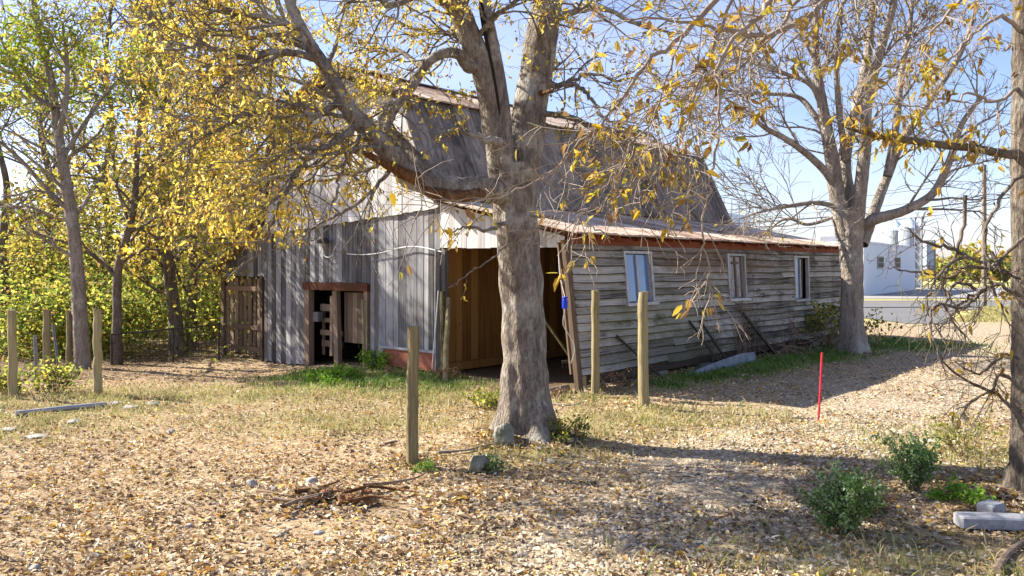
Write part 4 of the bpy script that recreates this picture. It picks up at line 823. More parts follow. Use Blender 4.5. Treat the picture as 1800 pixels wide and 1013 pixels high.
wood_tree('leaning_tree', 'slender pale trunked tree with a green leafed top behind the fence posts', col(146, ((141, 560, 0), (135, 470, 0), (126, 380, 0), (112, 300, 0), (100, 220, .1), (90, 140, .2), (70, 60, .3), (50, -30, .4)), YL), [.19, .165, .15, .14, .13, .115, .10, .08, .05, .03], 51, 20, 2.1, M['leaf_green'], (.07, .14), 'bark_pale',
          lambda P: np.clip((P[:, 2] - 5.2) / .8, .10, .9) * np.where(P[:, 2] > 7.7, .22, 1.0),
          extra=((Wm((116, 365, YL), (80, 330, YL - .2), (40, 285, YL - .4), (0, 250, YL - .6), (-40, 225, YL - .6)), [.06, .05, .045, .035, .02], 5), (Wm((102, 240, YL), (116, 180, YL), (118, 110, YL), (110, 40, YL)), [.08, .06, .05, .03], 12), (Wm((108, 280, YL), (150, 215, YL + .4), (190, 160, YL + .6), (230, 120, YL + .8)), [.06, .05, .03, .02], 9), (Wm((95, 190, YL), (50, 160, YL), (20, 110, YL), (-10, 40, YL)), [.06, .05, .04, .02], 8)))
specs = [('slim_tree', 'thin dark trunk standing where the wire fence begins', 205, ((206, 560), (207, 480), (222, 420), (236, 360), (240, 280), (250, 180), (262, 60), (268, -40)), 19.5, .12, 20, 2.2, 61),
         ('twin_tree', 'thick dark trunk rising behind the middle of the wire fence rail', 312, ((308, 560), (300, 500), (290, 420), (284, 340), (290, 240), (296, 130), (300, 20), (310, -60)), 21.5, .19, 24, 2.6, 62),
         ('gate_side_tree', 'dark trunk just beyond the wire fence beside the slatted gate', 337, ((338, 560), (338, 480), (345, 410), (348, 320), (352, 220), (350, 110), (360, -20)), 22.5, .16, 22, 2.6, 63),
         ('back_tree', 'slim tree deep in the wood behind the gap in the fence', 262, ((262, 520), (258, 430), (266, 330), (255, 220), (262, 100), (250, 0)), 27, .14, 24, 3.0, 64),
         ('back_tree', 'grey trunk half hidden behind the leaning tree', 92, ((90, 520), (84, 430), (88, 320), (70, 220), (75, 100), (60, -10)), 28, .16, 20, 3.0, 65),
         ('back_tree', 'yellow tree at the picture edge behind the tallest fence post', 8, ((10, 520), (4, 430), (12, 330), (-6, 240), (0, 170)), 25, .15, 16, 2.4, 66),
         ('back_tree', 'leafy tree rising over the slatted gate beside the barn', 420, ((424, 520), (420, 440), (430, 340), (424, 240), (436, 130), (430, 20)), 29, .17, 26, 3.0, 67),
         ('back_tree', 'yellow crowned tree behind the thin dark trunk', 190, ((186, 520), (192, 420), (184, 320), (196, 210), (186, 110), (196, 10)), 31, .17, 24, 3.2, 68),
         ('back_tree', 'tall tree close against the far side of the barn roof', 478, ((480, 460), (470, 360), (482, 260), (474, 160), (486, 60)), 33, .18, 22, 3.2, 69),
         ('back_tree', 'deep yellow tree far behind the thick dark trunk', 365, ((362, 500), (370, 400), (360, 300), (372, 190), (362, 80), (372, -10)), 35, .18, 24, 3.4, 70)]
for nm, lab, px, pts, Y, r0, n, L, seed in specs:
    k = len(pts) + 1; wood_tree(nm, lab, col(px, [(a, b_, 0) for a, b_ in pts], Y), [r0 * (1 - .75 * i / k) * (1.25 if i == 0 else 1) for i in range(k)], seed, n, L, M['leaf_wood'] if seed != 62 else M['leaf_main'], (.09, .17) if Y < 24 else (.12, .23), keep=lambda P: np.where(P[:, 0] / P[:, 1] < -.48, np.where(P[:, 2] > 5.5, .30, .55), np.where(P[:, 2] > 8.5, .5, .8)), f0=.2)
# undergrowth and the far wood: uncountable masses of leaves
def leafmass(name, boxes, mat, size, trunkless=True):
    P = []
    for (cx, cy, cz, rx, ry, rz, n) in boxes:
        q = RNG.normal(0, .5, (n, 3)) * [rx, ry, rz] + [cx, cy, cz]; P.append(q)
    P = np.concatenate(P); P[:, 2] = np.maximum(P[:, 2], gz(P[:, 0], P[:, 1]) + .03)
    V, F = leafcards(P, size[0] + (size[1] - size[0]) * RNG.random(len(P)), False, .65, .5, .2); mb = MB(); mb.np(V, F, np.repeat(RNG.random(len(P)), 2))
    return tag(mb.build(name, mat), kind='stuff')
bx = []
for k in range(46):
    Y = random.uniform(20.5, 30); px = random.uniform(-120, 470); x = (px - CX) / FPX * Y
    bx.append((x, Y, random.uniform(.1, 1.0), random.uniform(.7, 1.6), random.uniform(.6, 1.4), random.uniform(.6, 1.5), 650))
for k in range(60):
    Y = random.uniform(24, 32); px = random.uniform(-120, 455); x = (px - CX) / FPX * Y
    bx.append((x, Y, random.uniform(1.0, 2.6 if px < 230 else 4.0), random.uniform(.9, 1.8), random.uniform(.6, 1.4), random.uniform(.7, 1.4), 290))
leafmass('undergrowth', bx, M['leaf_scrub'], (.07, .17))
bx = []
for k in range(90):
    Y = random.uniform(36, 60); qx = random.uniform(-250, 560); x = (qx - CX) / FPX * Y; bx.append((x, Y, random.uniform(.3, 2.6 if qx < 240 else 6.5), 2.6, 2.0, 2.2, 260))
leafmass('far_wood', bx, M['leaf_wood'], (.25, .5))
print('LEAVES', NLEAF)
# ------------------------------------------------------------------ fence posts, timbers, stakes
def post(px, base_y, top_y, wpx, label, group='standing wooden fence posts', tilt=0.0, name='fence_post', mat='post_wood', topx=None):
    b = G(px, base_y); Y = b[1]; top = W(topx if topx is not None else px, top_y, Y); r = wpx / 2 / FPX * Y; Rr = random.Random(int(px))
    mb = MB(); n = 12; P = []; sd = 28
    V = []; 
    for i in range(n):
        f = i / (n - 1); c = b * (1 - f) + top * f - (np.array([0, 0, .12]) if i == 0 else 0) + np.array([Rr.gauss(0, .006), Rr.gauss(0, .006), 0])
        for k in range(sd):
            a = 2 * math.pi * k / sd; q = r * (1.06 - .1 * f) * (1 - .16 * math.exp(-((a - 1.57 - px % 5 * .9) % 6.283 - 3.1) ** 2 * 60) * (f > .3)) * (1 + .07 * mnoise.noise((math.cos(a) * 1.4, math.sin(a) * 1.4, c[2] * 1.5 + px)))
            V.append((c[0] + q * math.cos(a), c[1] + q * math.sin(a), c[2] + (.012 * math.cos(a + px) if i == n - 1 else 0)))
    i, j = np.meshgrid(np.arange(n - 1), np.arange(sd), indexing='ij'); j2 = (j + 1) % sd
    mb.np(V, np.stack([i * sd + j, i * sd + j2, (i + 1) * sd + j2, (i + 1) * sd + j], -1).reshape(-1, 4), Rr.uniform(.42, .66))
    mb.np(V[-sd:], [list(range(sd))], .2)
    o = mb.build(name, M[mat], None, b); 
    return tag(o, label, 'post', group)
post(724, 818, 575, 21, 'tall round wooden post standing alone before the big tree trunk in the leaf litter', topx=726)
post(1131, 716, 513, 18, 'thickest of two wooden posts before the clapboard wall, the nearer one below the blue window', topx=1130)
post(1047, 698, 511, 14, 'wooden post beside the leaning barn corner, the slimmer of the two before the clapboards', topx=1047)
post(645, 645, 526, 13, 'short weathered post before the brown door of the small doorway', topx=641)
post(172, 696, 543, 14, 'wooden post standing alone at the yard side of the fence corner', topx=171)
post(23, 700, 545, 14, 'wooden post nearest the picture edge among yellow weeds', topx=21)
post(83, 662, 545, 13, 'wooden post between the two grey metal stakes', topx=82)
post(122, 648, 546, 10, 'thin wooden post close beside the leaning tree trunk', topx=122)
def timber(a, b_, r, label, group=None, name='leaning_timber', mat='gate_board', sides=8, cat='timber'):
    a = np.asarray(a, float); mb = MB(); P = [a + (np.asarray(b_) - a) * k / 6 + np.array([random.gauss(0, .006)] * 3) for k in range(7)]
    mb.tube(P, [r * (1 - .04 * k) for k in range(7)], sides, cap=True); o = mb.build(name, M[mat], None, a); return tag(o, label, cat, group)
timber(gp(*BW(-.55, 2.72)[:2], -.02), BW(-.12, 3.22, 1.62), .065, 'grey round timber leaning at the doorway, topped with a white rope', 'timbers leaning by the wide doorway', mat='post_wood')
timber(gp(*BW(-.72, 2.50)[:2], -.02), BW(-.06, 3.12, 1.50), .06, 'brown timber leaning beside the roped one at the wide doorway', 'timbers leaning by the wide doorway', mat='post_wood')
mb = MB(); pr = [BW(-.2 - .35 * (1 - k / 13) , 3.17 - .2 * (1 - k / 13), .2 + 1.45 * k / 13) + np.array([-.05, -.03, 0]) for k in range(14)]; mb.tube(pr, .012, 5)
tag(mb.build('rope', M['cord'], None, pr[0]), 'pale rope hanging along the leaning timber', 'rope')
# tool inside the doorway, bottle on a cord, cord
o = empty('garden_rake', gp(*BW(1.0, .55)[:2]), 'old rake with a long yellowish handle leaning inside the dark lean-to', 'tool')
a = np.array(o.location); mb = MB(); e = BW(.5, 1.75, 1.75); mb.tube([a + (e - a) * k / 4 for k in range(5)], .024, 8, cap=True); mb.build('handle', M['post_wood'], o, a)
mb = MB(); q = a + (e - a) * .22; mb.beam(q - np.array([.22, .04, .0]), q + np.array([.22, -.04, .03]), .04, .05)
for k in range(7): mb.beam(q + np.array([-.2 + .066 * k, 0, 0]), q + np.array([-.2 + .066 * k, -.05, -.12]), .012, .012)
mb.build('head', M['dark_metal'], o, a)
c0 = BW(-.06, .42, 2.44); cb = W(993, 533, 13.2)
o = empty('blue_bottle', cb - [0, 0, .09], 'bright blue bottle feeder hung on a cord in the wide doorway', 'bottle'); bo = np.array(o.location)
mb = MB(); z = bo[2]; mb.tube([(cb[0], cb[1], z + h) for h in (0, .02, .08, .14, .155, .17)], [.045, .048, .05, .05, .03, .02], 14, cap=True); mb.build('body', M['blue_plastic'], o, bo)
mb = MB(); mb.tube([(cb[0], cb[1], z + h) for h in (.165, .18, .195)], [.045, .052, .045], 14, cap=True); mb.build('cap', M['blue_plastic'], o, bo)
mb = MB(); mb.tube(smooth_path([c0, (c0 * .5 + cb * .5) + [-.03, 0, 0], (cb[0], cb[1], z + .19)], 5), .006, 5); tag(mb.build('hanging_cord', M['cord'], None, c0), 'pale cord from the eave holding the blue bottle', 'cord')
mb = MB(); mb.tube(smooth_path([cb + [0, 0, -.1], cb + [-.03, 0, -.35], cb + [.08, 0, -.55], cb + [.16, -.02, -.75], cb + [.10, 0, -1.0]], 5), .008, 5); tag(mb.build('loose_cord', M['cord'], None, cb), 'loose whitish cord dangling under the blue bottle', 'cord')
# red marking stake
b = G(1438, 741); top = W(1445, 620, b[1] + .02); mb = MB(); mb.tube([b - [0, 0, .06], b * .5 + top * .5 + [.006, 0, 0], top], .0145, 10, cap=True); o = mb.build('marking_stake', M['red_plastic'], None, b); tag(o, 'thin bright red stake standing in the leafy drive', 'stake')
# grey metal stakes at the fence corner
for (x0, y0, x1, y1, w_, lab) in ((66, 688, 61, 590, 6, 'upright grey metal stake in the yellow weeds'), (103, 640, 93, 570, 5, 'slanting grey metal stake behind the wooden posts')):
    b = G(x0, y0); e = W(x1, y1, b[1]); r = w_ / FPX * b[1]; mb = MB(); mb.beam(b - [0, 0, .1], e, r, r * .25, .5, (0, 1, 0)); mb.beam(b - [0, .01, .1], e - [0, .01, 0], r * .25, r, .5, (0, 1, 0))
    tag(mb.build('metal_stake', M['galvanised'], None, b), lab, 'stake', 'grey metal stakes at the fence corner')
# wire fence with its pipe rail
fz = []
pf = [(196, 588), (250, 584), (304, 578), (345, 575), (385, 570)]; Yf = [19.2, 19.6, 20.0, 20.2, 20.4]
top = [W(px, py, Y) for (px, py), Y in zip(pf, Yf)]; b = gp(top[0][0], top[0][1])
o = empty('wire_fence', b, 'rusty wire mesh fence with a thin pipe rail running to the slatted gate', 'fence')
mb = MB(); mb.tube(top, .022, 6); mb.build('top_rail', M['dark_metal'], o, b)
for k in (0, 2, 4):
    mb = MB(); g_ = gp(top[k][0], top[k][1], -.05); mb.tube([g_, g_ * .5 + top[k] * .5, top[k] + [0, 0, .02]], .025, 6); mb.build('post', M['dark_metal'], o, b)
mb = MB()
for k in range(len(top) - 1):
    for q in range(9):
        f = q / 9; u = top[k] * (1 - f) + top[k + 1] * f; mb.tube([u, (u[0], u[1], float(gz(u[0], u[1])))], .004, 3)
for f in np.linspace(.08, .95, 9): mb.tube([u * f + gp(u[0], u[1]) * (1 - f) for u in top], .004, 3)
mb.build('wire_mesh', M['dark_metal'], o, b)
# ------------------------------------------------------------------ stones, blocks, wood lying about
def rockmesh(mb, c, rx, ry, rz, seed, rough=.28, rz_=0.0, flat=0):
    nu, nv = 16, 10; V = []; Rr = random.Random(seed); pl = [(nrm((Rr.gauss(0, 1), Rr.gauss(0, 1), Rr.gauss(0, .8))), Rr.uniform(.62, .9)) for _ in range(9)]
    for i in range(nv + 1):
        for j in range(nu):
            th = math.pi * i / nv; ph = 2 * math.pi * j / nu; q = np.array([math.sin(th) * math.cos(ph), math.sin(th) * math.sin(ph), math.cos(th)])
            s = 1.0
            for nn_, dd in pl:
                dt = float(np.dot(q, nn_))
                if dt * s > dd: s = dd / dt
            s *= 1 + rough * .35 * mnoise.noise(Vector(q * 2.2) + Vector((seed, 0, 0))); q = q * s * [rx, ry, rz]
            ca, sa = math.cos(rz_), math.sin(rz_); V.append((c[0] + q[0] * ca - q[1] * sa, c[1] + q[0] * sa + q[1] * ca, c[2] + q[2]))
    i, j = np.meshgrid(np.arange(nv), np.arange(nu), indexing='ij'); j2 = (j + 1) % nu
    mb.np(V, np.stack([i * nu + j, (i + 1) * nu + j, (i + 1) * nu + j2, i * nu + j2], -1).reshape(-1, 4), .5)
def rock(px, py, wpx, hpx, label, mat='stone', name='stone', group=None, seed=None, depth=.8):
    b = G(px, py); k = b[1] / FPX; mb = MB(); seed = int(px) if seed is None else seed
    rockmesh(mb, (b[0], b[1], b[2] + hpx * k * (.36 if hpx > 25 else .12)), wpx * k / 2, wpx * k / 2 * depth, hpx * k * .62, seed, rz_=seed)
    return tag(mb.build(name, M[mat], None, b), label, 'stone', group)
rock(886, 781, 50, 44, 'pointed grey rock leaning against the foot of the big tree', 'mossy_stone', 'rock', seed=5)
rock(840, 828, 50, 34, 'squarish mossy rock in the litter before the big tree, beside green sprouts', 'mossy_stone', 'rock', seed=8)
for px, py, wp, hp, lab in ((548, 850, 34, 14, 'flat pale stone just above the root clod'), (443, 856, 24, 20, 'small grey lump of stone beside a green tuft'), (478, 862, 28, 9, 'flat stone right beside the small grey lump'),
                            (205, 712, 34, 10, 'pale stone nearest the end of the grey pipe'), (232, 718, 36, 10, 'broad pale stone in the small heap beyond the pipe end'), (270, 712, 26, 9, 'brownish stone at the far end of the small heap beyond the pipe'), (670, 860, 18, 7, 'small stone below the lone wooden post'),
                            (300, 760, 20, 8, 'small flat stone in the middle of the leafy yard'), (770, 845, 16, 8, 'small stone between the lone post and the mossy rock'), (970, 812, 22, 8, 'small whitish stone in the grass before the big tree'),
                            (560, 938, 24, 9, 'flat stone in front of the root clod'), (680, 950, 42, 9, 'largest pale flat stone in the leaves before the root clod'), (130, 742, 34, 7, 'flat slab on the bare patch before the grey pipe'), (60, 770, 44, 8, 'wide flat slab near the picture edge'), (15, 757, 36, 8, 'flat slab at the very edge of the yard'),
                            (330, 925, 20, 8, 'round stone alone in the leaf litter, lower yard'), (60, 1002, 22, 14, 'dark round stone at the bottom of the picture')):
    rock(px, py, wp, hp, lab, 'stone', 'stone', 'loose stones in the leaf litter')
def block(px, py, L, Wd, Hh, rz, label, zoff=0.0):
    b = G(px, py); b[2] += zoff; mb = MB(); c, s = math.cos(rz), math.sin(rz); e = .012
    def ring(z, k): return [(b[0] + x * c - y * s, b[1] + x * s + y * c, b[2] + z) for x, y in ((-L / 2 + k, -Wd / 2), (L / 2 - k, -Wd / 2), (L / 2, -Wd / 2 + k), (L / 2, Wd / 2 - k), (L / 2 - k, Wd / 2), (-L / 2 + k, Wd / 2), (-L / 2, Wd / 2 - k), (-L / 2, -Wd / 2 + k))]
    V = ring(0, e) + ring(Hh - e, e); top = [(b[0] + (x * c - y * s) , b[1] + (x * s + y * c), b[2] + Hh) for x, y in ((-L / 2 + 2 * e, -Wd / 2 + e), (L / 2 - 2 * e, -Wd / 2 + e), (L / 2 - e, -Wd / 2 + 2 * e), (L / 2 - e, Wd / 2 - 2 * e), (L / 2 - 2 * e, Wd / 2 - e), (-L / 2 + 2 * e, Wd / 2 - e), (-L / 2 + e, Wd / 2 - 2 * e), (-L / 2 + e, -Wd / 2 + 2 * e))]
    mb.np(V + top, [[i, (i + 1) % 8, 8 + (i + 1) % 8, 8 + i] for i in range(8)] + [[8 + i, 8 + (i + 1) % 8, 16 + (i + 1) % 8, 16 + i] for i in range(8)], .5); mb.np(top, [list(range(8))], .5)
    return tag(mb.build('concrete_block', M['concrete_block'], None, b), label, 'block', 'grey blocks under the rough tree')
block(1756, 930, .64, .17, .09, -.10, 'long pale concrete block lying in the leaves under the rough trunk', .02)
block(1742, 905, .19, .15, .075, .55, 'short grey concrete block behind the long one', .03)
# grey pipe lying in the yard, log, fallen branches
a, e = G(27, 734), G(186, 717); mb = MB(); mb.tube([a + [0, 0, .05], a * .5 + e * .5 + [0, 0, .055], e + [0, 0, .05]], .042, 12, cap=True); tag(mb.build('grey_pipe', M['galvanised'], None, a), 'long grey pipe lying on the ground by the fence posts', 'pipe')
a, e = G(940, 704), G(996, 690); mb = MB(); mb.tube([a + (e - a) * k / 4 + [0, 0, .075] for k in range(5)], [.075, .08, .075, .072, .07], 12, cap=True); tag(mb.build('log', M['stick'], None, a), 'short cut log lying behind the big trunk', 'log')
def stick(pts, r, label, name='fallen_branch', lift=.03, mat='stick'):
    P = smooth_path([G(px, py) + [0, 0, lift] for px, py in pts], 5); mb = MB(); n = len(P); mb.tube(P, [r * (1 - .6 * k / n) for k in range(n)], 7, cap=True)
    return tag(mb.build(name, M[mat], None, P[0]), label, 'branch', 'fallen branches on the ground')
stick([(1752, 1012), (1768, 985), (1790, 965), (1815, 950)], .032, 'thick mottled branch in the corner below the concrete blocks')
stick([(770, 800), (820, 796), (850, 788), (890, 782)], .016, 'thin pale branch lying between the lone post and the trunk', mat='twig_pale')
stick([(452, 868), (480, 872), (515, 878)], .012, 'thin straight stick pointing at the root clod')
stick([(675, 785), (700, 780), (712, 792)], .014, 'crooked twig at the foot of the lone post')
stick([(405, 862), (425, 858)], .012, 'short stick beside the small grey lump of stone')
stick([(960, 712), (1000, 716), (1020, 712)], .02, 'bare pole in front of the short log', mat='twig_pale')
# root clod dug up in the yard
b = G(590, 885); o = empty('root_clod', b, 'torn up clod of orange soil and roots lying in the yard', 'root clod')
for k in range(11):
    mb = MB()
    g_ = G(random.uniform(545, 660), random.uniform(868, 893)); rockmesh(mb, (g_[0], g_[1], g_[2] + .02), random.uniform(.04, .10), random.uniform(.04, .08), random.uniform(.03, .06), 40 + k, 1.3); mb.build('soil_clump', M['clod'], o, b)
for k, pts in enumerate((((500, 905), (530, 890), (575, 875), (600, 862)), ((600, 880), (650, 870), (700, 872), (730, 880)), ((480, 888), (520, 893), (560, 885)), ((520, 880), (560, 868), (595, 860)), ((640, 868), (690, 858), (730, 850), (750, 842)), ((620, 892), (660, 885), (700, 895)))):
    P = smooth_path([G(px, py) + [0, 0, .05 + .03 * random.random()] for px, py in pts], 5); mb = MB(); mb.tube(P, [.020 * (1 - .7 * q / len(P)) for q in range(len(P))], 7); mb.build('root', M['bark_rust'] if k % 2 else M['stick'], o, b, smooth=True)
M['old_sheet'] = plain('old_sheet', (.20, .22, .25), .6, .2, .5, 6, .3)
# ------------------------------------------------------------------ clutter along the clapboard wall
def bar(t0, o0, t1, z1, r, label, mat='dark_metal'):
    a = gp(*BW(t0, o0)[:2]); e = BW(t1, lean(t1, z1) - .05, z1); mb = MB(); mb.beam(a, e, r * 2, r, .5); mb.beam(a + [0, 0, .02], e + [0, 0, -.02], r, r * 1.8, .5)
    tag(mb.build('iron_bar', M[mat], None, a), label, 'bar', 'iron bars leaning on the clapboards')
bar(2.1, -.35, 1.15, .88, .022, 'iron bar leaning on the clapboards behind the thick post')
bar(4.35, -.45, 3.75, 1.02, .024, 'iron bar leaning midway under the blue window and the boarded one')
bar(4.75, -.40, 4.20, 1.0, .026, 'iron bar with a blob at its top beside the forked stick')
bar(7.0, -.45, 6.15, 1.08, .036, 'thickest of the leaning iron bars, under the boarded window')
mb = MB(); a = BW(4.1, -.42); 
P = [gp(*BW(t, -.38 - .02 * k)[:2], 0) for k, t in enumerate((2.9, 3.6, 4.4, 5.2, 5.75))]; H = (.03, .12, .22, .26, .24)
for i in range(4): mb.hexa([P[i], P[i + 1], P[i + 1] + [.02, -.02, 0], P[i] + [.02, -.02, 0], P[i] + [-.02, .02, H[i]], P[i + 1] + [-.02, .02, H[i + 1]], P[i + 1] + [0, 0, H[i + 1]], P[i] + [0, 0, H[i]]], .5)
tag(mb.build('bent_sheet', M['old_sheet'], None, a), 'bent grey metal sheet lying along the foot of the clapboards', 'sheet')
o = empty('brush_pile', gp(*BW(8.4, -.5)[:2]), 'heap of bare grey brush against the clapboards near the pale tree', 'brush pile'); a = np.array(o.location); tt = Tree(9, wander=.35, trop=-.05, nch=(4, 4, 3), leafn=1, twigr=.005)
for k in range(26):
    q = gp(*BW(random.uniform(6.6, 10.4), random.uniform(-.75, -.15))[:2], random.uniform(.05, .3)); an = random.uniform(0, 6.28); tt.grow(tuple(q), nrm((math.cos(an), math.sin(an), random.uniform(-.1, .5))), random.uniform(.6, 1.3), .016, 1, 2)
P = np.array(tt.lv); tt.mb.build('branches', M['stick'], o, a)
# ------------------------------------------------------------------ shrubs and weeds
def shrub(name, px, py, hpx, wpx, label, mat, n, size, seed, stems=9, cat='shrub', group=None, up=.9, aspect=.6, fill=.5):
    b = G(px, py); k = b[1] / FPX; h = hpx * k; w_ = wpx * k; o = empty(name, b, label, cat, group); t = Tree(seed, wander=.22, trop=.06, nch=(4, 4, 3), leafn=2, leaflv=1, spread=(.4, 1.0), twigr=.002); R = t.r
    per = max(4, int(n / (stems * 4)))
    t.leafn = per
    for s_ in range(stems):
        a = R.uniform(0, 6.28); rr = R.random() ** .5; d = nrm((math.cos(a) * rr * w_ / h * .55, math.sin(a) * rr * w_ / h * .55, up)); q = b + np.array([math.cos(a) * rr * w_ * .18, math.sin(a) * rr * w_ * .18, -.02])
        t.grow(tuple(q), d, h * R.uniform(.6, 1.0), .008 * max(1, h), 1, 2)
    t.mb.build('stems', M['stick'], o, b); mb, m = t.leaves(size, None, .1, size[1] * .5, aspect); mb.build('foliage', M[mat], o, b); return o
shrub('boxwood_shrub', 1492, 940, 112, 82, 'rounded glossy green shrub at the edge of the drive, nearest the concrete blocks', 'leaf_shrub', 5200, (.018, .038), 71, 26)
shrub('boxwood_shrub', 1608, 866, 96, 32, 'taller darker green shrub behind the rounded one', 'leaf_shrub', 3400, (.018, .038), 72, 18)
shrub('broadleaf_weed', 1690, 885, 40, 85, 'bright yellow green weed patch beside the concrete blocks', 'leaf_fern', 500, (.03, .06), 73, 9, 'weed', up=.5)
shrub('broadleaf_weed', 870, 830, 30, 40, 'small green sprouts growing against the mossy rock', 'leaf_shrub', 260, (.02, .04), 74, 6, 'weed')
shrub('broadleaf_weed', 745, 830, 22, 45, 'small green sprouts at the foot of the lone post', 'leaf_fern', 180, (.02, .04), 75, 6, 'weed')
shrub('drooping_weed', 657, 648, 48, 55, 'yellow green leafy weed beside the short post at the small doorway', 'leaf_fern', 420, (.05, .10), 76, 8, 'weed')
shrub('broadleaf_weed', 590, 672, 26, 170, 'low patch of broad bright leaves before the small doorway', 'leaf_fern', 1300, (.05, .10), 77, 22, 'weed', up=.35)
shrub('dry_weed', 790, 668, 28, 60, 'brown dry weed at the foot of the leaning timbers', 'leaf_dead', 300, (.03, .05), 78, 9, 'weed')
shrub('dry_weed', 700, 660, 22, 90, 'brown dry weed under the red metal panel', 'leaf_dead', 350, (.03, .05), 79, 10, 'weed', up=.5)
shrub('yellow_weed', 95, 692, 62, 70, 'tall yellow green weeds around the upright metal stake', 'leaf_scrub', 420, (.05, .10), 80, 14, 'weed')
shrub('yellow_weed', 15, 694, 55, 60, 'tall yellow weeds against the post at the picture edge', 'leaf_scrub', 380, (.05, .10), 81, 10, 'weed')
shrub('evergreen_bush', 1462, 612, 105, 45, 'dark leafy evergreen bush between the clapboards and the pale trunk', 'leaf_scrub', 420, (.07, .13), 82, 8)
shrub('evergreen_bush', 1550, 612, 72, 60, 'dark sparse bush on the road side of the pale trunk', 'leaf_scrub', 130, (.07, .13), 83, 7)
shrub('dry_weed', 970, 700, 30, 40, 'dry brown weed behind the big trunk near the short log', 'leaf_dead', 120, (.03, .05), 84, 5, 'weed')
shrub('dry_weed', 850, 720, 42, 60, 'dark leafy weed on the yard side of the big trunk', 'leaf_scrub', 420, (.03, .06), 85, 7, 'weed')
shrub('dry_weed', 1090, 690, 50, 70, 'bare dry weed between the two posts before the clapboards', 'leaf_dead', 120, (.03, .05), 86, 7, 'weed')
shrub('sapling', 1700, 800, 90, 150, 'thin leafless sapling scrub behind the green shrubs', 'leaf_scrub', 420, (.025, .05), 87, 12, 'sapling')
shrub('dry_weed', 1010, 778, 50, 80, 'dark tangle of weeds on the drive side of the big trunk', 'leaf_scrub', 420, (.03, .055), 88, 9, 'weed')
shrub('dry_weed', 1540, 905, 45, 55, 'rust brown dry weed between the two green shrubs', 'leaf_dead', 260, (.03, .055), 89, 8, 'weed')
# ------------------------------------------------------------------ across the road
UF = np.array([.6, .8]); UL = np.array([-.8, .6]); B0 = np.array([25.75, 57.6])
def FB(u, v, z=0.0): p = B0 + UF * u + UL * v; return np.array([p[0], p[1], z])
def fbox(mb, u0, u1, v0, v1, z0, z1, r=None): mb.hexa([FB(u0, v0, z0), FB(u1, v0, z0), FB(u1, v1, z0), FB(u0, v1, z0), FB(u0, v0, z1), FB(u1, v0, z1), FB(u1, v1, z1), FB(u0, v1, z1)], r)
o = empty('white_building', FB(0, 0), 'flat roofed white building with two small windows across the road', 'building'); a = np.array(o.location)
mb = MB(); fbox(mb, 0, 19.2, .3, 14, 0, 3.85); wl = mb.build('wall', M['stucco'], o, a)
mb = MB(); fbox(mb, -.08, 19.28, .22, .38, 3.853, 4.0); fbox(mb, -.08, .1, .39, 14, 3.853, 4.0); mb.build('coping', M['stucco'], o, a)
for u in (4.15, 10.4):
    mb = MB(); fbox(mb, u, u + 2.0, .22, .298, 2.0, 2.95); wi = mb.build('window', M['galvanised'], o, a); mb = MB()
    for q in range(3):
        for p in range(2): fbox(mb, u + .12 + q * .6, u + .12 + q * .6 + .55, .205, .218, 2.08 + p * .42, 2.08 + p * .42 + .37)
    mb.build('pane', M['dark_metal'], wi, a)
mb = MB(); fbox(mb, 3, 4.2, 3, 4.2, 3.853, 4.5); mb.build('roof_vent', M['galvanised'], o, a)
o = empty('feed_mill', FB(2, 18), 'taller pale block with a roof railing behind the white building', 'building'); a = np.array(o.location)
mb = MB(); fbox(mb, -6, 14, 15, 24, 0, 5.6); mb.build('wall', M['bluish_metal'], o, a)
mb = MB(); fbox(mb, 4, 14, 17, 23, 5.61, 8.0); mb.build('tower', M['stucco'], o, a)
mb = MB()
for u in np.arange(4, 24.1, 2): mb.beam(FB(u, 16.5, 5.6 if u <= 14 else 4), FB(u, 16.5, 9.0), .07, .07)
for z in (8.5, 9.0): mb.beam(FB(4, 16.5, z), FB(24, 16.5, z), .06, .06)
mb.build('railing', M['galvanised'], o, a)
mb = MB(); fbox(mb, 15.2, 24, 17.5, 22, 0, 7.7); mb.build('rear_wall', M['bluish_metal'], o, a)
o = empty('low_shed', FB(-30, 22), 'long low pale blue metal shed roof showing over the lean-to end', 'building'); a = np.array(o.location)
mb = MB(); fbox(mb, -26, -4, 26, 40, 0, 4.7); mb.build('wall', M['bluish_metal'], o, a)
mb = MB(); mb.hexa([FB(-26.3, 25.5, 4.72), FB(-3.7, 25.5, 4.72), FB(-3.7, 40.4, 6.6), FB(-26.3, 40.4, 6.6), FB(-26.3, 25.5, 4.85), FB(-3.7, 25.5, 4.85), FB(-3.7, 40.4, 6.75), FB(-26.3, 40.4, 6.75)]); mb.build('roof', M['bluish_metal'], o, a)
